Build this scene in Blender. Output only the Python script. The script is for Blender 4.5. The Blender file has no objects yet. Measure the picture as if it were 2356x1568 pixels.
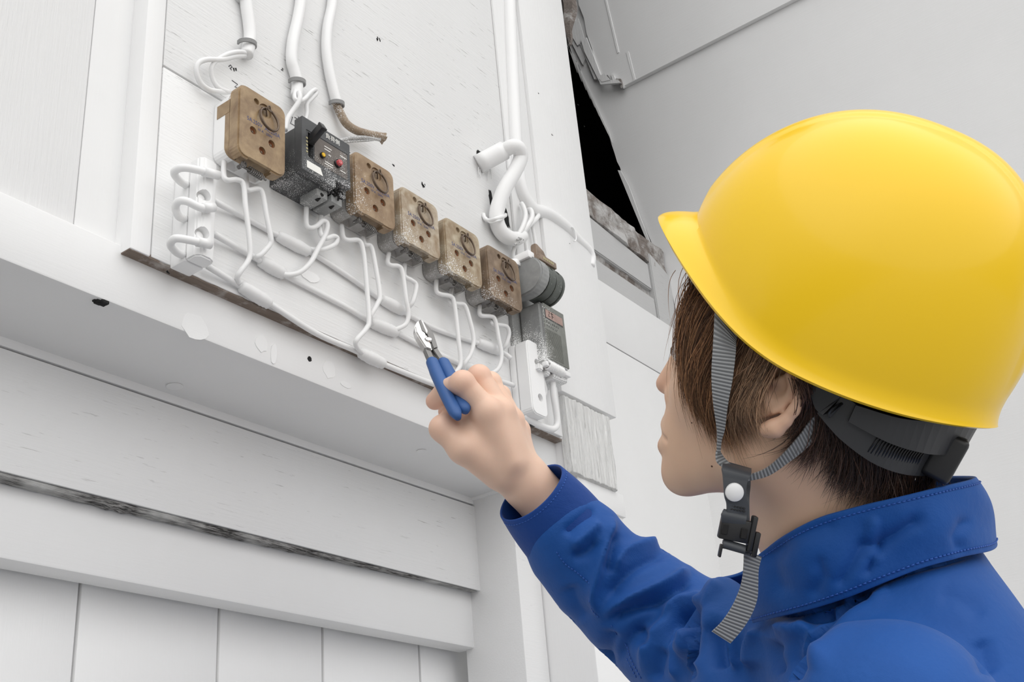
import bpy, bmesh, math, random
import numpy as np
from mathutils import Vector, Matrix, noise
random.seed(7); rng = np.random.default_rng(7)
SC = bpy.context.scene
COL = SC.collection
# ------------------------------------------------------------------ camera
F_PX = 2680.0
HC = 1.35                                   # camera height above the ground
_vh = np.array([2152., -1131., -F_PX]); EX = _vh/np.linalg.norm(_vh)
_vv = np.array([-498., 5401., -F_PX]); EZ = _vv-EX*(_vv@EX); EZ /= np.linalg.norm(EZ)
EY = np.cross(EZ, EX)
MC = np.array([EX, EY, EZ])                 # camera coords -> world
C0 = np.array([0, 0, HC])
cd = bpy.data.cameras.new('camera'); cam_o = bpy.data.objects.new('camera', cd); COL.objects.link(cam_o)
cd.sensor_width = 36.0; cd.lens = 36.0*F_PX/2356.0; cd.clip_start = 0.02; cd.clip_end = 60
cam_o.matrix_world = Matrix([[*MC[0], 0], [*MC[1], 0], [*MC[2], HC], [0, 0, 0, 1]])
SC.camera = cam_o
# ------------------------------------------------------------------ light and exposure
w = bpy.data.worlds.new('overcast_sky'); SC.world = w; w.use_nodes = True
nt = w.node_tree; bg = nt.nodes['Background']
tc = nt.nodes.new('ShaderNodeTexCoord'); sp = nt.nodes.new('ShaderNodeSeparateXYZ'); cr = nt.nodes.new('ShaderNodeValToRGB')
nt.links.new(tc.outputs['Generated'], sp.inputs[0]); nt.links.new(sp.outputs['Z'], cr.inputs[0]); nt.links.new(cr.outputs[0], bg.inputs[0])
cr.color_ramp.elements[0].position = 0.0; cr.color_ramp.elements[0].color = (.30, .30, .30, 1)
cr.color_ramp.elements[1].position = 0.5; cr.color_ramp.elements[1].color = (1, 1, 1, 1)
bg.inputs[1].default_value = 0.80
sd = bpy.data.lights.new('hazy_sun', 'SUN'); so = bpy.data.objects.new('hazy_sun', sd); COL.objects.link(so)
sd.energy = 1.9; sd.angle = math.radians(110); sd.color = (1, .99, .97)
so.rotation_euler = Vector((-.38, -.90, .85)).to_track_quat('Z', 'Y').to_euler()
SC.view_settings.view_transform = 'Standard'; SC.view_settings.look = 'None'
SC.view_settings.gamma = 1; SC.view_settings.use_curve_mapping = False
SC.view_settings.exposure = 0.24
SC.cycles.max_bounces = 8; SC.cycles.diffuse_bounces = 5
# ------------------------------------------------------------------ helpers
def ray(px, py): return MC @ np.array([px-1178., 784.-py, -F_PX])/F_PX
def onax(ax, v, px, py):
    r = ray(px, py); return r*((v-C0[ax])/r[ax]) + C0
def onY(px, py, y): return onax(1, y, px, py)
def onX(px, py, x): return onax(0, x, px, py)
def P(px, py, d): return ray(px, py)*d + C0          # d = distance along the viewing axis
YW = .775                                            # face of the mounting board
def W(px, py, off=0): return onY(px, py, YW-off)
def tag(o, label=None, cat=None, group=None, kind=None):
    for k, v in (('label', label), ('category', cat), ('group', group), ('kind', kind)):
        if v: o[k] = v
    return o
def empty(name, loc=(0, 0, 0), parent=None, **k):
    o = bpy.data.objects.new(name, None); COL.objects.link(o); o.location = loc; o.empty_display_size = .02
    if parent: o.parent = parent
    return tag(o, **k)
def origin(o):
    v = Vector((0, 0, 0))
    while o: v = v+o.location; o = o.parent
    return v
def mesh(name, vs, fs, mat, parent=None, smooth=True, **k):
    """ONE mesh object; vertices are given in world coordinates"""
    me = bpy.data.meshes.new(name)
    vs = np.asarray(vs, dtype=float).reshape(-1, 3)
    if parent: vs = vs-np.array(origin(parent))
    me.from_pydata([tuple(v) for v in vs], [], [tuple(int(i) for i in f) for f in fs]); me.update()
    return meobj(name, me, mat, parent, smooth, **k)
def meobj(name, me, mat, parent=None, smooth=True, loc=None, **k):
    o = bpy.data.objects.new(name, me); COL.objects.link(o)
    if mat: me.materials.append(mat)
    if smooth is True: me.polygons.foreach_set('use_smooth', [True]*len(me.polygons))
    elif smooth: me.shade_auto(smooth) if hasattr(me, 'shade_auto') else me.polygons.foreach_set('use_smooth', [True]*len(me.polygons))
    if not parent and loc is None and len(me.vertices):      # a thing of one mesh: origin at its own base
        a = np.array([v.co[:] for v in me.vertices]); c = Vector((a[:, 0].mean(), a[:, 1].mean(), a[:, 2].min()))
        me.transform(Matrix.Translation(-c)); o.location = c
    if parent: o.parent = parent
    return tag(o, **k)
def autosmooth(me, ang=40):
    bm = bmesh.new(); bm.from_mesh(me)
    for f in bm.faces: f.smooth = True
    for e in bm.edges: e.smooth = e.calc_face_angle(0) < math.radians(ang)
    bm.to_mesh(me); bm.free()
def bmobj(name, bm, mat, parent=None, ang=40, **k):
    if parent: bmesh.ops.translate(bm, vec=-origin(parent), verts=bm.verts)
    me = bpy.data.meshes.new(name); bmesh.ops.recalc_face_normals(bm, faces=bm.faces); bm.to_mesh(me); bm.free()
    autosmooth(me, ang)
    return meobj(name, me, mat, parent, False, **k)
def bbox(bm, x0, x1, y0, y1, z0, z1, bev=0, seg=2, M=None):
    r = bmesh.ops.create_cube(bm, size=1)['verts']
    for v in r: v.co = Vector(((x0+x1)/2+v.co.x*(x1-x0), (y0+y1)/2+v.co.y*(y1-y0), (z0+z1)/2+v.co.z*(z1-z0)))
    es = list({e for v in r for e in v.link_edges})
    if bev:
        g = bmesh.ops.bevel(bm, geom=es, offset=bev, segments=seg, profile=.5, affect='EDGES')
        r = list({v for f in g['faces'] for v in f.verts})
        # all vertices of this shell
        st = list(r); seen = set(r)
        while st:
            v = st.pop()
            for e in v.link_edges:
                q = e.other_vert(v)
                if q not in seen: seen.add(q); st.append(q)
        r = list(seen)
    if M:
        for v in r: v.co = M @ v.co
    return r
def box(name, x0, x1, y0, y1, z0, z1, mat, parent=None, bev=.001, **k):
    bm = bmesh.new(); bbox(bm, x0, x1, y0, y1, z0, z1, bev, 2); return bmobj(name, bm, mat, parent, **k)
def crm(pts, n=6, closed=False):
    """Catmull-Rom through the points"""
    p = np.asarray(pts, float)
    if n <= 1: return p
    if closed: q = np.vstack([p[-1:], p, p[:2]])
    else: q = np.vstack([2*p[0]-p[1], p, 2*p[-1]-p[-2]])
    out = []
    for i in range(1, len(q)-2):
        a, b, c, d = q[i-1], q[i], q[i+1], q[i+2]
        for t in np.arange(n)/n:
            out.append(.5*((2*b)+(-a+c)*t+(2*a-5*b+4*c-d)*t*t+(-a+3*b-3*c+d)*t**3))
    if not closed: out.append(p[-1])
    return np.array(out)
def tube_geo(pts, rad, seg=8, n=6, closed=False, caps=True):
    p = crm(pts, n, closed); m = len(p)
    r = np.interp(np.linspace(0, 1, m), np.linspace(0, 1, len(rad)), rad) if hasattr(rad, '__len__') else np.full(m, rad)
    t = np.gradient(p, axis=0)
    if closed: t = np.roll(p, -1, 0)-np.roll(p, 1, 0)
    t /= np.linalg.norm(t, axis=1)[:, None]+1e-12
    a = np.cross(t[0], [0, 0, 1.]); 
    if np.linalg.norm(a) < .1: a = np.cross(t[0], [0, 1., 0])
    a /= np.linalg.norm(a); vs = []; fs = []
    ang = np.arange(seg)*2*math.pi/seg
    for i in range(m):
        a = a-t[i]*(a@t[i]); a /= np.linalg.norm(a)+1e-12; b = np.cross(t[i], a)
        vs.append(p[i]+r[i]*(np.cos(ang)[:, None]*a+np.sin(ang)[:, None]*b))
    mm = m if closed else m-1
    for i in range(mm):
        j = (i+1) % m
        for k in range(seg):
            l = (k+1) % seg; fs.append((i*seg+k, i*seg+l, j*seg+l, j*seg+k))
    if caps and not closed: fs.append(tuple(range(seg))[::-1]); fs.append(tuple((m-1)*seg+k for k in range(seg)))
    return np.vstack(vs), fs
def tube(name, pts, rad, mat, parent=None, seg=8, n=6, closed=False, **k):
    v, f = tube_geo(pts, rad, seg, n, closed); return mesh(name, v, f, mat, parent, **k)
def join_geo(parts):
    V = []; Fc = []; o = 0
    for v, f in parts:
        V.append(np.asarray(v)); Fc += [tuple(i+o for i in q) for q in f]; o += len(v)
    return np.vstack(V), Fc
def prism(name, poly, ax, a0, a1, mat, parent=None, bev=0, seg=2, **k):
    """polygon in the plane across axis ax, extruded from a0 to a1"""
    bm = bmesh.new(); idx = [i for i in range(3) if i != ax]; vs = []
    for p in poly:
        c = [0, 0, 0]; c[idx[0]], c[idx[1]] = p; c[ax] = a0; vs.append(bm.verts.new(c))
    f = bm.faces.new(vs); r = bmesh.ops.extrude_face_region(bm, geom=[f])
    for v in r['geom']:
        if isinstance(v, bmesh.types.BMVert): v.co[ax] = a1
    if bev: bmesh.ops.bevel(bm, geom=bm.edges[:], offset=bev, segments=seg, affect='EDGES', clamp_overlap=True)
    return bmobj(name, bm, mat, parent, **k)
def rrect(x0, x1, z0, z1, r, n=5):
    out = []
    for cx, cz, a in ((x1-r, z1-r, 0), (x0+r, z1-r, 90), (x0+r, z0+r, 180), (x1-r, z0+r, 270)):
        for i in range(n+1):
            t = math.radians(a+90*i/n); out.append((cx+r*math.cos(t), cz+r*math.sin(t)))
    return out
def lathe(name, prof, M, mat, parent=None, seg=24, ang=40, **k):
    """prof = (radius, height) about local Z, placed by matrix M"""
    bm = bmesh.new(); rings = []
    for r, h in prof:
        rings.append([bm.verts.new(M @ Vector((r*math.cos(2*math.pi*i/seg), r*math.sin(2*math.pi*i/seg), h))) for i in range(seg)] if r > 1e-6 else [bm.verts.new(M @ Vector((0, 0, h)))])
    for a, b in zip(rings, rings[1:]):
        for i in range(seg):
            j = (i+1) % seg
            if len(a) == 1 and len(b) > 1: bm.faces.new((a[0], b[j], b[i]))
            elif len(b) == 1 and len(a) > 1: bm.faces.new((a[i], a[j], b[0]))
            elif len(a) > 1: bm.faces.new((a[i], a[j], b[j], b[i]))
    return bmobj(name, bm, mat, parent, ang, **k)
def boolean(o, cutters, op='DIFFERENCE'):
    for c in cutters:
        m = o.modifiers.new('b', 'BOOLEAN'); m.operation = op; m.solver = 'EXACT'; m.object = c
    dg = bpy.context.evaluated_depsgraph_get(); dg.update()
    me = bpy.data.meshes.new_from_object(o.evaluated_get(dg)); o.modifiers.clear(); o.data = me
    autosmooth(me, 40)
    for c in cutters: bpy.data.objects.remove(c)
def cyl(p, axis, r, L, seg=16):
    """throwaway cutter cylinder, p = middle"""
    bm = bmesh.new(); q = Vector(axis).to_track_quat('Z', 'Y').to_matrix().to_4x4()
    bmesh.ops.create_cone(bm, cap_ends=True, segments=seg, radius1=r, radius2=r, depth=L, matrix=Matrix.Translation(p) @ q)
    me = bpy.data.meshes.new('cut'); bm.to_mesh(me); bm.free(); o = bpy.data.objects.new('cut', me); COL.objects.link(o); return o
def cutbox(x0, x1, y0, y1, z0, z1, bev=0):
    bm = bmesh.new(); bbox(bm, x0, x1, y0, y1, z0, z1, bev, 3)
    me = bpy.data.meshes.new('cut'); bm.to_mesh(me); bm.free(); o = bpy.data.objects.new('cut', me); COL.objects.link(o); return o
def text(name, body, size, M, mat, parent, depth=.0002, align='CENTER'):
    c = bpy.data.curves.new('t', 'FONT'); c.body = body; c.size = size; c.extrude = depth; c.align_x = align; c.align_y = 'CENTER'; c.resolution_u = 2
    o = bpy.data.objects.new('t', c); COL.objects.link(o); dg = bpy.context.evaluated_depsgraph_get(); dg.update()
    me = bpy.data.meshes.new_from_object(o.evaluated_get(dg)); bpy.data.objects.remove(o); me.materials.clear()
    me.transform(M)
    if parent: me.transform(Matrix.Translation(-origin(parent)))
    return meobj(name, me, mat, parent, False)
# ------------------------------------------------------------------ materials
def mat(name, col, rough=.6, metal=0, coat=0, sheen=0, sss=0, spec=.5):
    m = bpy.data.materials.new(name); m.use_nodes = True; b = m.node_tree.nodes['Principled BSDF']
    b.inputs['Base Color'].default_value = (*col, 1); b.inputs['Roughness'].default_value = rough; b.inputs['Metallic'].default_value = metal
    b.inputs['Coat Weight'].default_value = coat; b.inputs['Coat Roughness'].default_value = .08; b.inputs['Sheen Weight'].default_value = sheen
    b.inputs['Specular IOR Level'].default_value = spec
    if sss: b.inputs['Subsurface Weight'].default_value = sss; b.inputs['Subsurface Radius'].default_value = (1, .35, .2); b.inputs['Subsurface Scale'].default_value = .006
    return m
class NT:
    def __init__(s, m): s.m = m; s.t = m.node_tree; s.b = s.t.nodes['Principled BSDF']; s.co = None
    def n(s, ty, **k):
        x = s.t.nodes.new(ty)
        for a, v in k.items(): setattr(x, a, v)
        return x
    def l(s, a, b): s.t.links.new(a, b)
    def coord(s, scale=(1, 1, 1), kind='Object'):
        tcn = s.n('ShaderNodeTexCoord'); mp = s.n('ShaderNodeMapping'); mp.inputs['Scale'].default_value = scale; s.l(tcn.outputs[kind], mp.inputs[0]); return mp.outputs[0]
    def noise(s, scale, vec, detail=4, rough=.55, dist=0):
        x = s.n('ShaderNodeTexNoise'); x.inputs['Scale'].default_value = scale; x.inputs['Detail'].default_value = detail; x.inputs['Roughness'].default_value = rough; x.inputs['Distortion'].default_value = dist; s.l(vec, x.inputs['Vector']); return x.outputs[0]
    def ramp(s, fac, *st):
        x = s.n('ShaderNodeValToRGB'); e = x.color_ramp.elements
        while len(e) < len(st): e.new(.5)
        for q, (p, c) in zip(e, st): q.position = p; q.color = (*c, 1) if hasattr(c, '__len__') else (c, c, c, 1)
        s.l(fac, x.inputs[0]); return x.outputs[0]
    def mix(s, fac, a, b, mode='MIX'):
        x = s.n('ShaderNodeMix', data_type='RGBA', blend_type=mode)
        for i, v in ((0, fac), (6, a), (7, b)):
            if isinstance(v, (int, float)): x.inputs[i].default_value = v if i == 0 else (v, v, v, 1)
            elif isinstance(v, tuple): x.inputs[i].default_value = (*v, 1)
            else: s.l(v, x.inputs[i])
        return x.outputs[2]
    def math(s, op, a, b=0.):
        x = s.n('ShaderNodeMath', operation=op)
        for i, v in ((0, a), (1, b)):
            if isinstance(v, (int, float)): x.inputs[i].default_value = v
            else: s.l(v, x.inputs[i])
        return x.outputs[0]
    def bump(s, h, strength=.3, dist=.001, prev=None):
        x = s.n('ShaderNodeBump'); x.inputs['Strength'].default_value = strength; x.inputs['Distance'].default_value = dist; s.l(h, x.inputs['Height'])
        if prev: s.l(prev, x.inputs['Normal'])
        s.l(x.outputs[0], s.b.inputs['Normal']); return x.outputs[0]
    def color(s, c): s.l(c, s.b.inputs['Base Color'])
def painted(name, col=.80, grain=None, strength=.25, cracks=0, rough=.5, dirt=.05, speck=0):
    """white oil paint over wood: grain = axis the wood fibres run along"""
    m = mat(name, (col,)*3, rough); t = NT(m)
    sc = [1, 1, 1]
    if grain is not None: sc = [1.0 if i == grain else 18. for i in range(3)]
    v = t.coord(tuple(sc)); v1 = t.coord()
    n1 = t.noise(22, v, 6, .6); n2 = t.noise(7, v1, 4, .6); n3 = t.noise(260, v1, 3)
    c = t.mix(n2, (col*(1-dirt),)*3, (min(col*(1+dirt*.6), .97),)*3)
    if cracks:
        v2 = t.coord(tuple(3. if i == grain else 40. for i in range(3)))
        nc = t.noise(9, v2, 3, .65); msk = t.ramp(t.noise(5, v1, 2), (.42, 0.), (.6, 1.))
        ck = t.mix(1., t.ramp(nc, (.655, 0.), (.70, 1.)), msk, 'MULTIPLY')
        c = t.mix(t.math('MULTIPLY', ck, cracks), c, (.16, .15, .14))
    t.color(c)
    h = t.math('ADD', t.math('MULTIPLY', n1, strength*1.6), t.math('MULTIPLY', n3, .12))
    t.bump(h, .5, .0008)
    return m
M = {}
M['paint'] = painted('white_paint_smooth', .84, 2, .25)
M['paint_v'] = painted('white_paint_vertical_grain', .82, 2, .7, .0)
M['paint_h'] = painted('white_paint_plywood', .80, 0, .9, .75)
M['paint_h2'] = painted('white_paint_plank', .78, 0, .6, .35)
M['paint_b'] = painted('white_paint_beam', .80, 0, .2, 0)
M['paint_x'] = painted('white_paint_panel', .77, 1, .3, 0)
M['recess_shade'] = painted('grey_paint_recess_shade', .50, 0, .7, .3)  # grey tone puts the recess shading into the paint of boards and stud
M['batten'] = painted('white_paint_batten', .90, 2, .3, 0)
def rough_wood():
    m = mat('weathered_white_wood', (.78,)*3, .75); t = NT(m); v = t.coord((14, 14, 1)); n = t.noise(14, v, 8, .7, .6); n2 = t.noise(60, t.coord((6, 6, 1)), 4)
    t.color(t.mix(t.ramp(n, (.30, 1.), (.42, 0.)), (.80, .80, .79), (.36, .35, .34))); t.bump(t.math('ADD', n, t.math('MULTIPLY', n2, .3)), 1., .004); return m
M['rough'] = rough_wood()
def mdf():
    m = mat('raw_brown_board_edge', (.25, .19, .15), .9); t = NT(m); v = t.coord((3, 60, 60)); n = t.noise(12, v, 6, .7); n2 = t.noise(30, t.coord(), 5, .7)
    c = t.mix(n, (.09, .065, .05), (.36, .29, .24)); c = t.mix(t.ramp(n2, (.50, 0.), (.66, 1.)), c, (.50, .46, .43)); t.color(c); t.bump(n, .8, .002); return m
M['mdf'] = mdf()
def oldwood():
    m = mat('old_bare_wood', (.25, .2, .17), .9); t = NT(m); v = t.coord((3, 30, 30)); n = t.noise(9, v, 7, .7); n2 = t.noise(16, t.coord(), 5, .7)
    c = t.mix(n, (.07, .055, .045), (.36, .31, .28)); c = t.mix(t.ramp(n2, (.45, 0.), (.62, 1.)), c, (.62, .61, .60)); t.color(c); t.bump(n, 1., .004); return m
M['oldwood'] = oldwood()
def lipm():
    m = mat('blackened_plank_edge', (.1, .1, .1), .85); t = NT(m); n = t.noise(10, t.coord((5, 60, 60)), 6, .7); n2 = t.noise(9, t.coord(), 4, .6)
    c = t.mix(t.ramp(n, (.42, 0.), (.62, 1.)), (.018, .017, .016), (.42, .41, .40)); c = t.mix(t.ramp(n2, (.50, 0.), (.66, 1.)), c, (.60, .60, .59)); t.color(c); t.bump(n, .8, .003); return m
M['lip'] = lipm()
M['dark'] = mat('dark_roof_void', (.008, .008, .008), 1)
M['darkgap'] = mat('dark_joint', (.015, .015, .015), 1)
M['torn'] = painted('torn_plywood', .74, 2, 1.2, .3, .8)
M['ground'] = painted('pale_concrete_ground', .36, None, .3)
# ------------------------------------------------------------------ the building
YB = .788
zA = onY(500, 792, YB)[2]                                   # underside of the projecting beam
YP = onax(2, zA, 600, 977)[1]                               # planks under the beam
floor = box('floor', -6, 6, -6, 4, -.1, 0, M['ground'], bev=0, kind='structure')
# upper left panel
wb = empty('wall_back', (.2, .80, HC+.6), kind='structure')
def wbox(name, x0, x1, y0, y1, z0, z1, m, parent, bev=.001, **k): return box(name, x0, x1, y0, y1, z0+HC, z1+HC, m, parent, bev, **k)
ZA = zA-HC
wbox('board', -1.2, .5, .797, .83, ZA+.02, 2.4, M['paint_v'], wb)
wbox('board', .5012, .60, .798, .83, ZA+.02, 2.4, M['paint'], wb)
wbox('board', .60, 1.30, .80, .83, ZA+.02, 2.4, M['paint'], wb)
# mounting board: two plywood sheets and an edge batten
xb0 = onY(305, 598, YW)[0]; xb1 = onY(345, 590, YW)[0]; xr = 1.2475
zb = .5655
crack0 = onY(375, 150, YW); zc = crack0[2]-HC
mb = empty('mounting_board', (.9, YW+.01, HC+zb), label='large white painted plywood board carrying the row of switches, raw brown lower edge', cat='board')
def sheet(name, x0, x1, z0, z1, m):
    return wbox(name, x0, x1, YW, .799, z0, z1, m, mb, .0012)
s1 = sheet('plywood_sheet', xb0+.0195, xr, zb+.001, zc-.0011, M['paint_h'])
s2 = sheet('plywood_sheet', xb0+.0195, xr, zc+.0011, 2.3, M['paint_h'])
bt = wbox('edge_batten', xb0-.004, xb0+.018, YW-.001, .7985, zb, 2.3, M['batten'], mb, .0015)
# raw lower edge with splintered lip
N = 90; vs = []; fs = []
for i in range(N+1):
    x = xb0-.0035+(xr-xb0)*i/N; j = .0022*abs(noise.noise(Vector((x*37, 0, 0)))) + .001*noise.noise(Vector((x*140, 3, 0)))
    for y, z in ((YW+.0006, zb+.003), (YW+.0007+j, zb-.0008), (.796, zb-.0010), (.796, zb+.003)): vs.append((x, y, z+HC))
    if i:
        a = (i-1)*4; b = i*4
        for k in range(4): fs.append((a+k, a+(k+1) % 4, b+(k+1) % 4, b+k))
fs += [(0, 3, 2, 1), (N*4, N*4+1, N*4+2, N*4+3)]
mesh('raw_edge', vs, fs, M['mdf'], mb, False)
# beam
bm_ = empty('trim_2', (.5, YB+.05, zA), kind='structure')
wbox('beam', -1.2, 1.256, YB, YP+.03, ZA, ZA+.062, M['paint_b'], bm_, .0022)
# old filled nail heads and paint peels on the beam
def peel(px, py, rx, rz, y, parent, mt, rot=0, lift=.0014, z=None, name='paint_peel'):
    bm = bmesh.new(); c = onY(px, py, y); n = 14; top = []
    for i in range(n):
        a = 2*math.pi*i/n+rot; rr = 1+.12*random.uniform(-1, 1)
        top.append(bm.verts.new((c[0]+rx*rr*math.cos(a), y-lift*(.35+.65*max(0, math.cos(a-1.2))), c[2]+rz*rr*math.sin(a))))
    f = bm.faces.new(top); r = bmesh.ops.extrude_face_region(bm, geom=[f])
    for v in r['geom']:
        if isinstance(v, bmesh.types.BMVert): v.co.y = y+.0004
    return bmobj(name, bm, mt, parent)
peel(448, 752, .016, .014, YB, bm_, M['paint_b'], .3, .0008)
peel(601, 790, .008, .009, YB, bm_, M['paint_b'], 2., .0018)
peel(628, 815, .004, .011, YB, bm_, M['paint_b'], .5, .0026)
peel(757, 850, .009, .010, YB, bm_, M['paint_b'], .9, .0012)
peel(795, 885, .008, .003, YB, bm_, M['paint_b'], .2, .0014)
peel(712, 826, .003, .003, YB, bm_, M['darkgap'], .2, .0006, name='nail_hole')
def under_disc(px, py, r, name='filled_nail_head', mt=M['paint_b'], d=.0012):
    c = onax(2, zA, px, py); bm = bmesh.new(); bmesh.ops.create_cone(bm, cap_ends=True, segments=18, radius1=r*1.0, radius2=r*.9, depth=d, matrix=Matrix.Translation((c[0], c[1], zA-d*.3))); bmobj(name, bm, mt, bm_)
under_disc(402, 887, .0085); under_disc(970, 1036, .0060)
c = onax(2, zA, 232, 697); vs, fs = [], []
bmk = bmesh.new()
for i in range(7):
    q = onax(2, zA, 222+i*3.4, 694+random.uniform(-3, 4)); bbox(bmk, q[0]-.0035, q[0]+.003, q[1]-.002, q[1]+.002, zA-.0012-random.random()*.0015, zA+.001, .0006, 1)
bmobj('rotten_knot', bmk, M['darkgap'], bm_)
# planks below the beam
wl = empty('wall_front', (.7, YP+.02, HC), kind='structure')
zD = onY(600, 1232, YP)[2]-HC; zCb = onY(600, 994, YP)[2]-HC
xpl = 1.2115
wbox('plank', -1.2, xpl-.0015, YP, YP+.0095, zD, zCb-.0026, M['paint_h2'], wl, .0012)
wbox('plank', -1.2, xpl, YP+.001, YP+.02, zCb, ZA+.02, M['paint_b'], wl, .001)
# broken dark lip under the first plank
N = 160; vs = []; fs = []
for i in range(N+1):
    x = -.2+1.40*i/N; k = max(0, min(1, (1.15-x)/.35)); j = noise.noise(Vector((x*26, 1, 0)))*.0016; j2 = abs(noise.noise(Vector((x*60, 5, 0))))*.003
    for y, z in ((YP+.0015, zD-.001+j*.3), (YP+.0035, zD-.0035*k-j2*k-.0012), (YP+.013, zD-.0055*k-j2*k), (YP+.014, zD+.001)): vs.append((x, y+j*.3, z+HC))
    if i:
        a = (i-1)*4; b = i*4
        for q in range(4): fs.append((a+q, a+(q+1) % 4, b+(q+1) % 4, b+q))
mesh('plank_lip', vs, fs, M['lip'], wl, False)
wbox('joint_shadow_gap', -1.2, xpl-.002, YP+.010, YP+.012, zCb-.02, zCb+.01, M['darkgap'], wl, 0)
YD = YP+.016
zE = onY(600, 1397, YD)[2]-HC; YV = onax(2, zE+HC, 600, 1425)[1]
wbox('plank', -1.2, xpl-.002, YD, YD+.03, zE, zD+.02, M['paint_b'], wl, .003)
# vertical boards at the bottom, dark joints between them
xs = [onY(p, q, YV)[0] for p, q in ((-230, 1400), (181, 1400), (504, 1440), (743, 1480), (966, 1520))]+[xpl]
for a, b in zip(xs, xs[1:]):
    wbox('board', a+.0016, (b-.0016 if b < xpl else b+.03), YV, YV+.018, -.45, zE+.03, M['paint'], wl, .0015)
wbox('backing', -1.2, 1.25, YV+.012, YV+.03, -1.35, zE+.05, M['darkgap'], wl, 0)
# lower right: recessed boards and post
tr = empty('trim_3', (1.25, .85, HC), kind='structure')
wbox('packer', 1.20, 1.30, .80, .94, ZA-.004, ZA+.05, M['paint'], tr, 0)
YL = .845
wbox('board', xpl-.008, 1.2545, YL, YP+.03, -1.35, ZA, M['paint_h2'], tr, .0015)
zt = onY(1300, 905, .765)[2]-HC
wbox('post', 1.2565, 1.370, .775, .93, -1.35, ZA+.003, M['paint'], tr, .002)
wbox('post_base_cap', 1.2545, 1.3715, .771, .80, ZA-.028, ZA+.0055, M['paint_b'], tr, .0015)
# weathered board with real ridges, then the upper post board
x0, x1 = onY(1300, 905, .765)[0]-.004, 1.352
nx, nz = 90, 60; vs = []; fs = []
for i in range(nx+1):
    for j in range(nz+1):
        x = x0+(x1-x0)*i/nx; z = ZA+.004+(zt-ZA-.005)*j/nz
        h = noise.fractal(Vector((x*170, 0, z*9)), .7, 2.1, 5)*.0024+noise.noise(Vector((x*60, 3, z*5)))*.0016
        e = 1 if 0 < i < nx and 0 < j < nz else 0
        vs.append((x, .766-h*e if e else .776, z+HC))
for i in range(nx):
    for j in range(nz):
        a = i*(nz+1)+j; fs.append((a, a+nz+1, a+nz+2, a+1))
mesh('weathered_board', vs, fs, M['rough'], tr, True)
wbox('post_core', x0+.002, 1.352, .7755, .92, ZA, 2.5, M['paint'], tr, .001)
wbox('post_board', x0-.004, 1.3705, .7645, .93, zt+.002, 2.5, M['paint_v'], tr, .002)
wbox('cover_strip', 1.163, x0-.0045, .7705, .7748, zb+.002, 2.5, M['paint_v'], tr, .0008)
# recess right of the post
Y1 = .90; X1 = 1.91
wr = empty('wall_recess', (1.6, Y1+.02, HC), kind='structure')
def zz(px, py): return onY(px, py, Y1)[2]-HC
za, zb2, zc2, zd2, ze = zz(1335, 402), zz(1345, 462), zz(1350, 553), zz(1362, 585), zz(1370, 640)
def slant(name, x0, x1, z0a, z0b, z1a, z1b, y0, y1, m, bev=.002):
    bm = bmesh.new(); r = bbox(bm, x0, x1, y0, y1, 0, 1)
    for v in r:
        k = (v.co.x-x0)/(x1-x0); lo = z0a+(z0b-z0a)*k; hi = z1a+(z1b-z1a)*k; v.co.z = HC+(lo if v.co.z < .5 else hi)
    bmesh.ops.bevel(bm, geom=bm.edges[:], offset=bev, segments=2, affect='EDGES')
    return bmobj(name, bm, m, wr)
def roughbeam(name, x0, x1, zlo, zhi, y0, y1, m, amp, par):
    N = 60; vs = []; fs = []
    for i in range(N+1):
        x = x0+(x1-x0)*i/N; k = i/N
        for q, (y, z) in enumerate(((y0, zlo[0]+(zlo[1]-zlo[0])*k), (y0+.002, (zlo[0]+zhi[0])/2*(1-k)+(zlo[1]+zhi[1])/2*k), (y0+.001, zhi[0]+(zhi[1]-zhi[0])*k), (y1, zhi[0]+(zhi[1]-zhi[0])*k), (y1, zlo[0]+(zlo[1]-zlo[0])*k))):
            d = noise.fractal(Vector((x*30, q*3.3, z*30)), .8, 2, 4)*amp if q < 3 else 0
            vs.append((x, y+d, z+d*.6+HC))
        if i:
            a = (i-1)*5; b = i*5
            for q in range(5): fs.append((a+q, a+(q+1) % 5, b+(q+1) % 5, b+q))
    mesh(name, vs, fs, m, par, False)
roughbeam('old_beam', 1.36, 1.905, (zb2-.004, zb2-.036), (za, za-.035), Y1+.003, Y1+.05, M['oldwood'], .006, wr)
slant('board', 1.36, 1.832, zc2-.001, zc2-.004, zb2-.002, zb2-.036, Y1+.006, Y1+.03, M['recess_shade'])
roughbeam('old_batten', 1.36, 1.834, (zd2+.004, zd2+.002), (zc2, zc2-.003), Y1+.012, Y1+.04, M['oldwood'], .004, wr)
slant('board', 1.36, 1.832, ze-.01, ze+.002, zd2+.002, zd2, Y1+.004, Y1+.03, M['recess_shade'])
slant('stud', 1.834, 1.95, .60, .60, zb2-.01, zb2-.045, Y1+.001, Y1+.05, M['recess_shade'])
zk = zz(1385, 785)
wbox('panel', 1.36, X1+.02, Y1-.004, Y1+.0, zk+.0012, ze-.002, M['paint_x'], wr, .0008)
wbox('panel', 1.36, X1+.02, Y1-.004, Y1+.0, -1.35, zk-.0012, M['paint_x'], wr, .0008)
wbox('backing', 1.36, X1+.02, Y1+.001, Y1+.012, -1.35, ze-.003, M['darkgap'], wr, 0)
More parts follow.
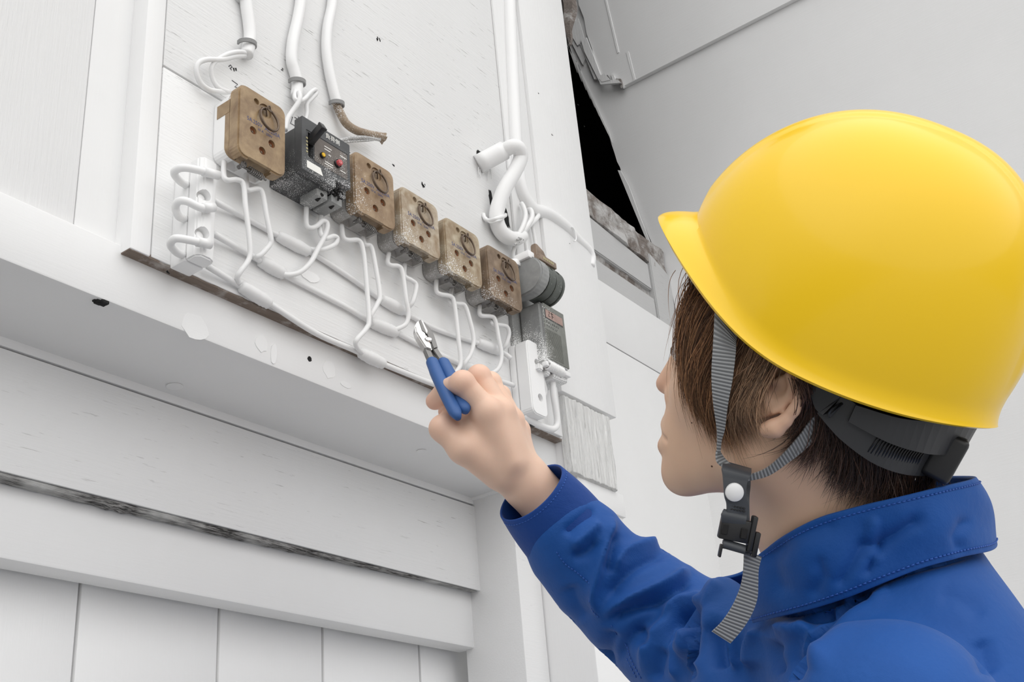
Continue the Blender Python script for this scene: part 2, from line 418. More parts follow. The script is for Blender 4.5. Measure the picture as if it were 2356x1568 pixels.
# unlit roof space behind the opening
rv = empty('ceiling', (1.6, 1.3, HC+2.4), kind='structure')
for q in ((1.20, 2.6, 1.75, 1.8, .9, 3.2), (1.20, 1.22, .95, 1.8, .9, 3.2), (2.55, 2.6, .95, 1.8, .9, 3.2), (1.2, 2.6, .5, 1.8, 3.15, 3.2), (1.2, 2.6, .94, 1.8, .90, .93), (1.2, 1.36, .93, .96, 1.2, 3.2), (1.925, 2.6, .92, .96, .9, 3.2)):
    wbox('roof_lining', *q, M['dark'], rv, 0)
# side wall on the right: big plywood panel with a torn edge, and one lapped over it
ws = empty('wall_right', (X1, .4, HC+1), kind='structure')
def sidepoly(name, pts, x0, x1, m, extra=(), bev=0, parent=None):
    pl = [tuple(onX(px, py, x0)[1:]) for px, py in pts]+list(extra)
    return prism(name, pl, 0, x0, x1, m, parent or ws, bev)
jag = []
edge = [(1283, -40), (1298, 30), (1304, 70), (1309, 112), (1330, 150), (1352, 205), (1378, 262), (1400, 310), (1421, 372), (1437, 412), (1462, 470), (1490, 535), (1516, 592), (1540, 640), (1562, 745)]
for a, b in zip(edge, edge[1:]):
    for t in (0, .33, .66): jag.append((a[0]+(b[0]-a[0])*t+random.uniform(-1.5, 1.5), a[1]+(b[1]-a[1])*t))
jag.append(edge[-1])
sidepoly('panel', jag, X1, X1+.012, M['paint_x'], [(.9, HC+.6), (.9, 0), (-1.2, 0), (-1.2, HC+3.0), (1.2, HC+3.0)])
zl = onX(1440, 200, X1-.01)[2]
up = [(1328, -60), (1331, 10), (1343, 40), (1350, 78), (1362, 112), (1372, 150), (1384, 178), (1398, 172), (1409, 190), (1424, 188), (1432, 199)]
sidepoly('lapped_panel', up, X1-.011, X1-.0005, M['paint_x'], [(-1.2, zl), (-1.2, HC+3.0), (1.2, HC+3.0)])
# splinters and layers of torn plywood along the edges
def splinter(pts, d, th, m=M['torn'], name='splinter'):
    return sidepoly(name, pts, X1-d-th, X1-d, m)
splinter([(1421, 391), (1428, 392), (1447, 428), (1470, 492), (1497, 560), (1503, 572), (1497, 573), (1480, 535), (1450, 462)], .004, .003)
splinter([(1303, 55), (1318, 34), (1330, 62), (1340, 95), (1348, 130), (1340, 148), (1326, 120), (1310, 88)], .0005, .006)
splinter([(1310, 62), (1330, 42), (1341, 76), (1346, 96), (1328, 104), (1316, 84)], .007, .003)
splinter([(1336, 90), (1349, 86), (1362, 120), (1376, 158), (1386, 182), (1378, 186), (1360, 150), (1344, 118)], .011, .004)
splinter([(1334, 100), (1343, 96), (1375, 180), (1367, 182)], .006, .004)
splinter([(1378, 184), (1422, 184), (1428, 190), (1381, 194)], .016, .006)
splinter([(1376, 176), (1390, 168), (1404, 184), (1384, 188)], .02, .003)
splinter([(1404, 168), (1412, 172), (1418, 190), (1410, 186)], .012, .005)
splinter([(1416, 180), (1428, 181), (1434, 200), (1429, 202)], .012, .004, M['oldwood'])
splinter([(1428, 196), (1440, 198), (1434, 203)], .012, .003)
for k in range(9):
    x, y = 1306+k*9, 105+k*20
    splinter([(x, y), (x+3, y-3), (x+16+k, y+40), (x+22+k, y+62)], -.002+.0006*k, .002)
sidepoly('batten', [(1382, -40), (1386, -40), (1424, 120), (1420, 122)], X1-.0125, X1-.010, M['paint_v'])
sidepoly('batten', [(1440, 120), (1446, 118), (1462, 182), (1458, 186)], X1-.012, X1-.0105, M['paint_v'])
tb = empty('trim_4', (1.5, .95, HC+1.4), kind='structure')
# bare rafter end at the top of the opening
a = onY(1292, -20, .95); b = onY(1318, 96, .95)
v, f = tube_geo([onY(1296, -30, .96), onY(1308, 20, .955), onY(1306, 62, .95), onY(1312, 104, .95)], [.022, .02, .012, .004], 6, 4)
v = v+np.array([[noise.noise(Vector(q*60))*.006]*3 for q in v])
mesh('rafter_end', v, f, M['oldwood'], tb, False)
# torn edges / nail holes on the left panels
def speck(px, py, y, parent, n=5, r=.004, m=None, name='chipped_paint'):
    bmq = bmesh.new()
    for i in range(n):
        q = onY(px+random.uniform(-1, 1)*r*1500, py+random.uniform(-1, 1)*r*900, y); L = random.uniform(.3, 1)*r
        bbox(bmq, -L, L, -.0006, .0003, -L*.22, L*.22, 0, 1, Matrix.Translation(q) @ Matrix.Rotation(random.uniform(0, 1.5), 4, 'Y'))
    bmobj(name, bmq, m or M['darkgap'], parent)
speck(178, 550, .797, wb, 5, .004)
for q in ((870, 90, 5, .003), (540, 160, 6, .002), (975, 425, 6, .003), (560, 130, 5, .002), (650, 160, 3, .002), (905, 380, 4, .0018)): speck(q[0], q[1], YW, mb, q[2], q[3])
speck(385, 625, YW, mb, 3, .002)
for q in ((1330, 240), (1346, 290), (1270, 310), (1240, 215), (1310, 560)): speck(q[0], q[1], .7645, tr, 2, .0015)
peel(710, 636, .014, .006, YW, mb, M['batten'], 2.6, .003)
# ------------------------------------------------------------------ materials of the fittings
def spray(name, base1, base2, rough=.45, amount=.5, axis=None, coat=.0, fine=700, stain=None):
    """plastic or bakelite with white paint overspray freckles; axis=(x,z,bias) drifts the overspray across the part"""
    m = mat(name, base1, rough, coat=coat); t = NT(m); v = t.coord()
    n = t.noise(55, v, 6, .6, .4); c = t.mix(t.ramp(n, (.3, 0.), (.7, 1.)), base1, base2)
    if stain: c = t.mix(t.ramp(t.noise(34, v, 5, .6, .8), (.44, 0.), (.82, .85)), c, stain)
    if amount > 0:
        f = t.noise(fine, v, 2, .5); big = t.noise(28, v, 3)
        lo = t.math('ADD', f, t.math('MULTIPLY', t.math('SUBTRACT', big, .5), .5))
        if axis:
            s2 = t.n('ShaderNodeSeparateXYZ'); t.l(v, s2.inputs[0])
            g = t.math('ADD', t.math('MULTIPLY', s2.outputs[0], axis[0]), t.math('ADD', t.math('MULTIPLY', s2.outputs[2], axis[1]), axis[2]))
            if len(axis) > 3: g = t.math('ADD', g, t.math('MULTIPLY', s2.outputs[1], axis[3]))
            lo = t.math('ADD', lo, g)
        c = t.mix(t.ramp(lo, (1.02-amount, 0.), (1.10-amount, 1.)), c, (.80, .80, .80))
    t.color(c); t.bump(n, .25, .0006); return m
# cover plastics: amber brown, each one stained its own way
M['cover0'] = spray('amber_bakelite_clean', (.24, .155, .080), (.42, .30, .17), .38, 0, coat=.15, stain=(.13, .070, .035))
M['cover1'] = spray('amber_bakelite_sprayed', (.24, .155, .085), (.42, .31, .20), .42, .37, (-5, -2, .10), stain=(.14, .075, .035))
M['cover2'] = spray('amber_bakelite_pale', (.30, .21, .12), (.60, .54, .44), .42, .37, (-4, -4, .14), stain=(.20, .12, .06))
M['cover3'] = spray('amber_bakelite_dusty', (.27, .19, .11), (.54, .47, .35), .42, .38, (-3, -6, .15), stain=(.20, .12, .06))
M['cover4'] = spray('brown_bakelite_dull', (.17, .115, .07), (.31, .23, .16), .5, .37, (-3, -5, .12), stain=(.09, .055, .035))
M['base0'] = mat('white_porcelain', (.86, .86, .86), .3)
M['base1'] = spray('grey_dusty_base', (.30, .29, .275), (.46, .45, .44), .7, .40, (-2, 1, .0, 2), fine=900)
M['wire'] = painted('white_painted_insulation', .80, None, .1, 0, .4, .03)
M['cable'] = painted('white_painted_cable', .84, None, .12, 0, .35, .03)
M['tape'] = painted('white_painted_tape', .78, None, .5, 0, .5, .08)
M['porc'] = painted('white_painted_porcelain', .86, None, .1, 0, .3, .02)
M['rust'] = spray('rusty_wire', (.09, .062, .045), (.20, .15, .11), .45, 0)
M['rust'].node_tree.nodes['Principled BSDF'].inputs['Metallic'].default_value = .6
M['springs'] = spray('dusty_spring_steel', (.10, .095, .09), (.22, .21, .20), .5, .42, fine=900)
M['hole'] = spray('dark_amber_recess', (.10, .035, .015), (.30, .12, .05), .3, 0, coat=.3)
M['ink'] = mat('faded_blue_ink', (.06, .08, .20), .6); M['ink2'] = mat('blue_ink', (.05, .10, .45), .6)
M['black_body'] = spray('charcoal_breaker_case', (.055, .057, .060), (.085, .088, .09), .5, .36, (-1, -3, .08), fine=900)
M['black_face'] = spray('charcoal_breaker_front', (.05, .052, .055), (.08, .082, .085), .45, .34, (1.5, -4, .06), fine=900)
M['label_grey'] = spray('grey_brown_label', (.10, .085, .075), (.15, .13, .115), .5, .34, (1.5, -3, .06), fine=900)
M['black'] = mat('black_plastic', (.012, .012, .013), .35); M['soot'] = mat('soot', (.015, .014, .014), .9)
M['red'] = spray('red_button', (.55, .05, .06), (.60, .12, .13), .35, .36, fine=900); M['yellow'] = mat('yellow_button', (.80, .48, .02), .35)
M['white'] = mat('white_sticker', (.85, .84, .80), .5); M['ivory'] = mat('yellowed_print', (.42, .38, .22), .6)
M['olive'] = spray('dark_olive_plastic', (.055, .062, .055), (.10, .112, .10), .42, .22, (-2, 1, .0), coat=.1, fine=700)
M['grey_dust'] = spray('grey_painted_dust', (.24, .245, .245), (.33, .335, .33), .7, .38, (-1.5, -4.5, .05), fine=900)
M['face_olive'] = spray('olive_grey_plate', (.15, .155, .14), (.22, .225, .205), .55, .34, (-8, 0, .1), fine=900)
M['pinkplate'] = spray('pinkish_label', (.33, .22, .19), (.46, .33, .29), .6, .0)
M['browntab'] = spray('brown_lever', (.13, .085, .055), (.32, .24, .18), .4, .36, (-6, -4, .2), coat=.1, fine=900)
M['pencil'] = mat('pencil_marks', (.03, .03, .04), .8)
# ------------------------------------------------------------------ covered switch (local frame: x along the wall, -y out, z up; origin at the lower left of its base)
def cover_switch(px, py, wd, hb, hc, cm, bm__, label, wantlabel=True, seed=0, dirtprint=.0):
    o3 = W(px, py, 0)
    t = empty('covered_switch', (0, 0, 0), label=label, cat='switch', group='row of brown covered switches')
    D = .0240; D2 = .0395
    b = prism('base', rrect(0, wd, 0, hb, .010), 1, -D, 0, bm__, t, .0022, 3)
    cuts = [cyl((wd*.30, -.012, .0), (0, .9, .25), .0075, .016, 20), cyl((wd*.74, -.012, .0), (0, .9, .25), .0075, .016, 20),
            cutbox(wd*.20, wd*1.1, -.030, -.0195, -.01, .010), cutbox(wd*.20, wd*.40, -.030, -.012, -.01, .0055, .001), cutbox(wd*.64, wd*.84, -.030, -.012, -.01, .0055, .001)]
    boolean(b, cuts)
    c = prism('cover', rrect(-.0008, wd+.001, hb-hc, hb+.004, .0105), 1, -D2, -D-.0006, cm, t, .0040, 4)
    zc0 = hb-hc; HH = hc+.004
    holes = [(wd*.30, zc0+HH*.42), (wd*.70, zc0+HH*.38), (wd*.50, zc0+HH*.21)]
    cuts = [cyl((x, -D2, z), (0, 1, 0), .0045, .008, 18) for x, z in holes]
    rx, rz = wd*.55, zc0+HH*.73
    cuts += [cyl((rx-.012, -D2, rz+.011), (0, 1, 0), .0036, .006, 14), cyl((rx, -D2, rz+.0055), (0, 1, 0), .0085, .0036, 20),
             cutbox(wd*.10, wd*.75, -.036, -.020, zc0-.01, zc0+.0055, .001), cutbox(wd*.22, wd*.70, -.05, -.020, zc0-.01, zc0+.0022, .001)]
    boolean(c, cuts)
    for x, z in holes:
        lathe('hole', [(0, 0), (.0044, 0), (.0044, .0022), (.0038, .0022), (.0032, .0008), (0, .0006)], Matrix.Translation((x, -D2+.0040, z)) @ Matrix.Rotation(math.radians(90), 4, 'X'), M['hole'], c, 16)
        lathe('hole', [(0, 0), (.0015, 0), (.0012, .0012), (0, .0014)], Matrix.Translation((x+.0006, -D2+.0031, z-.0004)) @ Matrix.Rotation(math.radians(90), 4, 'X'), M['rust'], c, 10)
    # wire pull ring, two turns, hung from a twisted eye
    pts = []; R = .0140; cx, cz = rx+.002, rz-.0065; n = 46
    for i in range(n+1):
        a = math.radians(95)+i/n*math.radians(690); pts.append((cx+R*.86*math.cos(a), -D2-.0024-.0016*math.sin(i/n*math.pi)-.0016*i/n+.002*math.sin(a), cz+R*math.sin(a)*1.0))
    tube('pull_ring', pts, .0011, M['rust'], c, 6, 2)
    pts = [(rx-.003, -D2+.002, rz+.009), (rx-.001, -D2-.003, rz+.007), (rx+.003, -D2-.0045, rz+.004), (rx+.0045, -D2-.003, rz+.007), (rx+.001, -D2-.005, rz+.010), (rx-.002, -D2-.004, rz+.005), (rx+.003, -D2+.001, rz+.001)]
    tube('ring_eye', pts, .0008, M['rust'], c, 6, 4)
    # printed lines, worn
    Rm = Matrix.Rotation(math.radians(90), 4, 'X')
    text('print', '5A.250V  AC250A', .0068, Matrix.Translation((wd*.52, -D2-.00005, zc0+HH*.545)) @ Matrix.Scale(.92*wd/.066, 4, (1, 0, 0)) @ Rm, M['ink'], c, .00008)
    text('print', '10 A . 250V', .0042, Matrix.Translation((wd*.55, -D2-.00005, zc0+HH*.475)) @ Rm, M['ink'], c, .00008)
    # spring and screw showing under the cover
    zs = hb-hc-.0012; n = 70
    pts = [(wd*.40+i/n*.018, -.0268-.0031*math.cos(i/n*math.pi*2*8), zs+.0031*math.sin(i/n*math.pi*2*8)-.001*i/n) for i in range(n+1)]
    tube('spring', pts, .00075, M['springs'], t, 5, 2)
    lathe('screw', [(0, -.004), (.0022, -.004), (.0022, .003), (.0034, .003), (.0034, .0052), (.0028, .0058), (.0009, .0058), (.0008, .005), (0, .005)], Matrix.Translation((wd*.27, -.0245, zs+.001)) @ Rm, M['springs'], t, 14)
    tube('hinge_pin', [(wd*.22, -.026, zs), (wd*.78, -.026, zs-.001)], .0012, M['springs'], t, 6, 1)
    t.location = Vector(o3)
    return t
SWL = [(487, 374, .0625, .0775, .0845, 'cover0', 'base0', 'brown covered switch at the upper left end, clean white base and amber cover'),
       (758, 505, .0660, .0730, .0775, 'cover1', 'base1', 'brown covered switch next to the charcoal breaker, white speckles down its left edge'),
       (868, 575, .0680, .0700, .0735, 'cover2', 'base1', 'covered switch with a whitish stained upper cover, third from the left'),
       (972, 641, .0685, .0700, .0745, 'cover3', 'base1', 'covered switch with a blue stroke between its holes, second brown one from right'),
       (1071, 697, .0695, .0690, .0735, 'cover4', 'base1', 'dull brown covered switch closest to the round rotary device')]
switches = []
for i, (px, py, wd, hb, hc, cm, bmn, lb) in enumerate(SWL):
    switches.append(cover_switch(px, py, wd, hb, hc, M[cm], M[bmn], lb))
sw3 = switches[3]; cv3 = [c for c in sw3.children if c.name.startswith('cover')][0]
tube('ink_stroke', [(.040, -.0427, .042), (.033, -.0427, .033), (.031, -.0427, .022)], [.0018, .0012, .0018], M['ink2'], None, 4, 4).parent = cv3
for o in [o for o in COL.objects if o.name.startswith('ink_stroke')]: o.scale = (1, .12, 1); o.location = (o.location[0], -.0345, o.location[2])
# amber wash left on the white base of the first switch
sw0 = switches[0]
b0 = [c for c in sw0.children if c.name.startswith('base')][0]
prism('bare_patch', [(-.0003, .050), (-.0003, .066), (.004, .071), (.004, .0505)], 1, -.0252, -.006, M['cover0'], None, 0).parent = b0
pp = [o for o in COL.objects if o.name.startswith('bare_patch')][0]; pp.location = (pp.location[0]-.0002, pp.location[1], pp.location[2])
prism('bare_patch', rrect(-.0003, .065, .0, .0727, .0095), 1, -.0252, -.0185, M['cover0'], None, 0).parent = b0
# ------------------------------------------------------------------ charcoal earth leakage breaker
ox = W(620, 432, 0)
br = empty('circuit_breaker', (0, 0, 0), label='charcoal circuit breaker with a black lever and red and yellow buttons', cat='breaker')
BW, BH, BD = .0735, .060, .038
body = prism('case', rrect(0, BW, 0, BH, .002), 1, -BD, 0, M['black_body'], br, .0012, 2)
boolean(body, [cutbox(.010, .030, -.05, -.012, -.02, -.0), cutbox(.0440, .0505, -.04, -.018, -.01, .008), cutbox(.0575, .064, -.04, -.018, -.01, .008), cutbox(.052, .0535, -.045, -.012, -.01, .012)])
Rm = Matrix.Rotation(math.radians(90), 4, 'X')
FZ0, FZ1 = -.006, .0705
face = prism('front_cover', rrect(.0002, BW-.0002, .002, FZ1, .0018), 1, -BD-.010, -BD+.001, M['black_face'], br, .0010, 2)
boolean(face, [cutbox(.0065, .0700, -BD-.02, -BD-.0092, .0205, .0560, .001), cutbox(.010, .0185, -BD-.02, -BD-.004, .0225, .054, .0004), cutbox(.050, .08, -BD-.02, -BD-.002, -.01, .012, .001)])
prism('label_plate', rrect(.0195, .0690, .0215, .0550, .001), 1, -BD-.0097, -BD-.009, M['label_grey'], face)
prism('sticker', [(.0075, .016), (.027, .016), (.031, .0072), (.0075, .0072)], 1, -BD-.0104, -BD-.0098, M['white'], face)
prism('lower_flap', [(.0005, .0195), (.0005, .0030), (.047, .0030), (.047, .0195)], 1, -BD-.0098, -BD-.004, M['black'], face, .0006)
for z in (.0445, .040, .0355, .0310, .0270): box('print', .0072, .0098, -BD-.0095, -BD-.0091, z, z+.0022, M['ivory'], face, 0)
text('print', '入', .0062, Matrix.Translation((.0142, -BD-.0046, .0268)) @ Rm, M['white'], face, .0001)
prism('switch_slot', rrect(.0103, .0182, .0228, .0537, .0004), 1, -BD-.0044, -BD-.0040, M['black'], face)
text('print', '負荷側', .0074, Matrix.Translation((.0465, -BD-.0102, .0633)) @ Rm, M['white'], face, .0001)
lv = bmesh.new(); bbox(lv, -.0036, .0036, -.020, .003, -.0048, .0048, .0010, 2, Matrix.Translation((.0143, -BD-.009, .045)) @ Matrix.Rotation(math.radians(-28), 4, 'X'))
bbox(lv, -.0036, .0036, -.0215, -.0185, -.0058, .0056, .0008, 2, Matrix.Translation((.0143, -BD-.009, .045)) @ Matrix.Rotation(math.radians(-28), 4, 'X'))
bmobj('lever', lv, M['black'], br)
def button(x, z, m1, r, h):
    l = lathe('button_collar', [(r*1.25, 0), (r*1.35, .0022), (r*1.18, .0030), (r*1.1, .0012), (0, .0012)], Matrix.Translation((x, -BD-.0096, z)) @ Rm, M['black'], face, 20)
    lathe('button', [(r, 0), (r, h*.8), (r*.82, h), (0, h*1.03)], Matrix.Translation((x, -BD-.0098, z)) @ Rm, m1, br, 20)
button(.0300, .0335, M['yellow'], .0026, .0034); button(.0530, .0345, M['red'], .0036, .0058)
for k, (z, x0, x1) in enumerate(((.048, .034, .045), (.0445, .034, .043), (.0395, .040, .044), (.0285, .035, .047), (.0255, .034, .046), (.048, .058, .068), (.0285, .058, .066))):
    box('print', x0, x1, -BD-.0099, -BD-.0096, z, z+.0010, M['white'], face, 0, )
# burnt, bubbled corner at its foot
sb = bmesh.new()
for k in range(60):
    p = Vector((random.gauss(.058, .0045), -BD-.0035+random.gauss(0, .0025), random.gauss(.0035, .0035)))
    bmesh.ops.create_icosphere(sb, subdivisions=1, radius=random.uniform(.0006, .0020), matrix=Matrix.Translation(p) @ Matrix.Diagonal((1, 1, random.uniform(.4, 1.3), 1)))
bmobj('burnt_plastic', sb, M['soot'], br, 10)
tbk = bmesh.new()
bbox(tbk, .034, .0500, -.036, -.010, -.0085, .003, .0008, 2); bbox(tbk, .0535, .0700, -.038, -.010, -.0085, .003, .0008, 2)
bmobj('terminal_block', tbk, M['grey_dust'], br)
for x in (.041, .0615): tube('terminal_slot', [(x, -.0370, -.0052), (x, -.028, -.0088)], .0022, M['soot'], br, 8, 1)
br.location = Vector(ox)
# ------------------------------------------------------------------ round rotary device, box with coil and terminals
dv = empty('rotary_switch', (1.16, YW, onY(1215, 790, YW)[2]), label='dark olive rotary device, a horizontal drum above an olive grey box with a pinkish label', cat='switch')
def Dv(px, py, off): return W(px, py, off)
plx0 = W(1172, 760)[0]; plx1 = 1.2165
zt_ = W(1172, 640)[2]; zb_ = W(1215, 868)[2]
box('back_plate', plx0, plx1, YW-.006, YW+.0, zb_, zt_, M['grey_dust'], dv, .001)
# drum, axis along the wall
cx0 = Dv(1236, 650, .040); cz = cx0[2]; cyy = YW-.040; Rr = .0265
xa = cx0[0]-.028
RX = Matrix.Rotation(math.radians(90), 4, 'Y')
hb_ = prism('drum_housing', [(YW-.001, cz-.020), (YW-.001, cz+.028), (cyy+.004, cz+.030)]+[(cyy-.0275*math.sin(a), cz+.0275*math.cos(a)) for a in np.linspace(0, math.pi, 16)]+[(cyy+.012, cz-.0275)], 0, xa, xa+.020, M['grey_dust'], dv, .003, 3)
for k, (a0, a1) in enumerate(((.0215, .0355), (.037, .0505))):
    dm = lathe('drum_disc', [(0, a0), (Rr-.001, a0), (Rr, a0+.001), (Rr, a1-.001), (Rr-.001, a1), (0, a1)], Matrix.Translation((xa, cyy, cz)) @ RX, M['olive'], dv, 36)
    boolean(dm, [cyl((xa+(a0+a1)/2+.001, cyy-Rr*math.cos(math.radians(28)), cz+Rr*math.sin(math.radians(28))), (0, -.88, .47), .0034, .010, 16)])
lathe('drum_spindle', [(0, .012), (Rr*.93, .012), (Rr*.93, .052), (0, .052)], Matrix.Translation((xa, cyy, cz)) @ RX, M['black'], dv, 30)
lathe('drum_end', [(0, .0520), (Rr-.003, .0520), (Rr-.0005, .0535), (Rr-.0008, .0565), (Rr-.006, .0600), (0, .0615)], Matrix.Translation((xa, cyy, cz)) @ RX, M['olive'], dv, 36)
# brown lever tab on top of the drum
q0 = Dv(1242, 605, .044); 
tabz = cz+Rr
prism('lever_tab', [(xa+.012, tabz+.003), (xa+.014, tabz+.024), (xa+.018, tabz+.026), (xa+.034, tabz+.020), (xa+.046, tabz+.003)], 1, cyy-.012, cyy-.004, M['browntab'], dv, .0012)
lb_ = box('lever_bar', xa+.010, xa+.050, cyy-.020, cyy-.004, tabz-.005, tabz+.0045, M['browntab'], dv, .0012)
for k in range(6): box('print', xa+.018+k*.0042, xa+.0208+k*.0042, cyy-.0204, cyy-.0199, tabz-.002, tabz+.0015, M['ivory'], lb_, 0)
box('painted_lug', xa-.004, xa+.010, cyy-.012, cyy+.012, tabz-.004, tabz+.007, M['porc'], dv, .0015)
lathe('painted_knob', [(0, 0), (.009, 0), (.010, .004), (.008, .009), (0, .011)], Matrix.Translation((xa-.003, cyy+.014, tabz-.010)), M['porc'], dv, 16)
# box below the drum
bx0 = W(1208, 700)[0]-.012
yF = .733
bx0 = onY(1249, 760, yF)[0]; bx1 = onY(1302, 780, yF)[0]
bz1 = onY(1249, 694, yF)[2]; bz0 = onY(1251, 828, yF)[2]
cs = prism('box', [(bx0, bz0), (bx1, bz0+.001), (bx1, bz1), (bx0, bz1)], 1, yF, YW-.006, M['grey_dust'], dv, .0035, 3)
fp = box('face_plate', bx0+.0045, bx1-.001, yF-.0012, yF+.002, bz0+.006, bz1-.002, M['face_olive'], dv, .0008)
box('label_recess', bx0+.007, bx1-.006, yF-.0018, yF, bz1-.024, bz1-.010, M['black_face'], fp, .0003)
lp = box('label', bx0+.008, bx1-.007, yF-.0022, yF-.0005, bz1-.023, bz1-.011, M['pinkplate'], fp, .0002)
def strokes(name, strs, org, u, v, r, m, parent, n=1):
    gs = []
    for s in strs:
        pts = [np.array(org)+np.array(u)*a+np.array(v)*b for a, b in s]; gs.append(tube_geo(pts, r, 4, n))
    V_, F_ = join_geo(gs); return mesh(name, V_, F_, m, parent, False)
strokes('handwriting', [[(.2, .9), (.55, .9), (.3, .55), (.15, .15), (.6, .2)], [(.75, .85), (1.5, .85)], [(1.1, 1.05), (1.1, .0)], [(1.1, .5), (1.5, .4)]], (bx0+.013, yF-.0023, bz1-.0215), (.0085, 0, 0), (0, 0, .009), .00045, M['soot'], lp)
for k in range(2):
    for j in range(6 if k else 7): text('print', 'EGSRKO5'[j], .0042, Matrix.Translation((bx0+.010+j*.0045, yF-.0013, bz1-.029-k*.006)) @ Rm, M['black_body'], fp, .0002)
for j in range(26): box('rib', bx0+.0065+j*.00135, bx0+.0071+j*.00135, yF-.0016, yF, bz0+.009, bz1-.040, M['face_olive'], fp, 0)
# coil across the foot
n = 16*14; zc_ = bz0-.001
pts = [(bx0+.006+i/n*.036, yF+.004-.0058*math.cos(i/14*2*math.pi), zc_+.0058*math.sin(i/14*2*math.pi)) for i in range(n+1)]
tube('coil', pts, .00115, M['porc'], dv, 6, 1)
box('coil_core', bx0+.001, bx1+.003, yF, yF+.008, zc_-.0035, zc_+.0035, M['porc'], dv, .0015)
tk = prism('terminal_block', [(bx0-.008, zc_-.001), (bx0-.008, zc_-.010), (bx0+.024, zc_-.0125), (bx1+.002, zc_-.0105), (bx1+.004, zc_-.002)], 1, yF+.006, YW-.004, M['grey_dust'], dv, .0015)
boolean(tk, [cutbox(bx0+.0, bx0+.009, yF-.01, yF+.022, zc_-.02, zc_-.004), cutbox(bx0+.016, bx0+.024, yF-.01, yF+.022, zc_-.02, zc_-.004)])
for x in (bx0+.004, bx0+.021): lathe('terminal_screw', [(0, 0), (.0035, 0), (.0035, .002), (0, .0026)], Matrix.Translation((x, yF+.010, zc_-.004)) @ Rm, M['springs'], dv, 12)
# ------------------------------------------------------------------ wires
wires = []
def wirething(name, segs, r, m, label, cat='wire', group=None, seg=8, n=6):
    """segs: list of (px, py, off) polylines -> one mesh thing"""
    gs = [tube_geo([W(*p) for p in s], r if not hasattr(r, '__len__') else r, seg, n) for s in segs]
    V_, F_ = join_geo(gs); o = mesh(name, V_, F_, m, None, label=label, cat=cat, group=group); wires.append(o); return o
def route(pts, off0, off1=None, mid=None):
    n = len(pts); off1 = off0 if off1 is None else off1
    out = []
    for i, (x, y) in enumerate(pts):
        k = i/(n-1); o = off0*(1-k)+off1*k+(mid or 0)*math.sin(math.pi*k); out.append((x, y, o))
    return out
RW = .0028
branches = [
 ([(516, 366), (515, 402), (523, 414), (545, 413), (560, 424), (565, 475), (574, 550), (574, 592), (554, 623), (546, 637), (550, 652)], 'left white wire hanging below the uppermost brown switch with the white base'),
 ([(567, 392), (567, 424), (571, 437), (593, 434), (604, 444), (613, 494), (623, 545), (621, 562), (602, 584), (590, 592), (598, 600)], 'right white wire hanging below the uppermost brown switch with the white base'),
 ([(705, 472), (705, 514), (714, 524), (728, 520), (742, 508), (753, 514), (750, 536), (731, 573), (714, 604), (689, 626), (661, 632), (647, 627)], 'white wire from the charcoal breaker that sweeps down to the middle bus line'),
 ([(739, 493), (736, 522), (739, 539), (750, 548), (767, 543), (776, 548), (770, 562), (745, 573), (725, 574), (708, 572)], 'short looped white wire from the charcoal breaker to the top bus line'),
 ([(786, 518), (790, 545), (801, 552), (826, 553), (836, 578), (843, 649), (849, 733), (843, 755), (823, 778), (818, 789), (825, 803), (835, 812)], 'long white wire from the second brown switch down to the lowest bus line'),
 ([(834, 545), (840, 562), (854, 567), (863, 607), (874, 677), (868, 699), (854, 724), (853, 735), (860, 745)], 'white wire from the second brown switch ending at the middle bus line'),
 ([(895, 582), (892, 603), (900, 610), (917, 612), (926, 626), (934, 685), (940, 721), (934, 744), (917, 755), (902, 759)], 'left white wire under the whitish stained switch, reaching the middle bus line'),
 ([(931, 606), (931, 634), (948, 645), (958, 657), (951, 690), (942, 704), (932, 712)], 'short right white wire under the whitish stained switch'),
 ([(1004, 642), (1004, 668), (1013, 676), (1038, 682), (1046, 702), (1055, 780), (1060, 834), (1049, 856), (1035, 875), (1040, 888)], 'long left white wire under the switch with the blue stroke, going behind the hand'),
 ([(1039, 664), (1036, 693), (1052, 698), (1069, 702), (1080, 733), (1090, 780), (1083, 814), (1069, 836), (1067, 850)], 'right white wire under the switch with the blue stroke'),
 ([(1104, 702), (1105, 724), (1128, 727), (1139, 735), (1147, 775), (1154, 820), (1144, 850), (1122, 860), (1110, 858)], 'left white wire under the dull brown switch closest to the rotary device'),
 ([(1132, 724), (1133, 744), (1153, 747), (1167, 752), (1171, 769), (1164, 792), (1155, 802)], 'short right white wire under the dull brown switch closest to the rotary device')]
for pts, lb in branches: wirething('branch_wire', [route(pts, .009, .007, .012)], RW, M['wire'], lb, group='branch wires under the switches')
buses = [([(492, 462), (560, 498), (628, 535), (712, 578), (800, 634), (880, 690), (925, 715), (1005, 757), (1095, 787), (1150, 806), (1176, 824)], [((638, 541), (712, 580)), ((878, 688), (930, 716)), ((1100, 788), (1152, 808))], 'uppermost of the three horizontal bus wires below the switches'),
         ([(492, 538), (568, 582), (655, 632), (735, 674), (800, 708), (850, 738), (912, 764), (965, 792), (1055, 835), (1130, 868), (1182, 886)], [((596, 598), (655, 632)), ((852, 740), (914, 766)), ((1062, 838), (1096, 853))], 'middle of the three horizontal bus wires below the switches'),
         ([(478, 612), (548, 655), (620, 698), (725, 765), (815, 805), (880, 836), (1005, 886), (1100, 920), (1188, 946)], [((553, 657), (622, 700)), ((828, 810), (884, 838))], 'lowest of the three horizontal bus wires, running just above the raw board edge')]
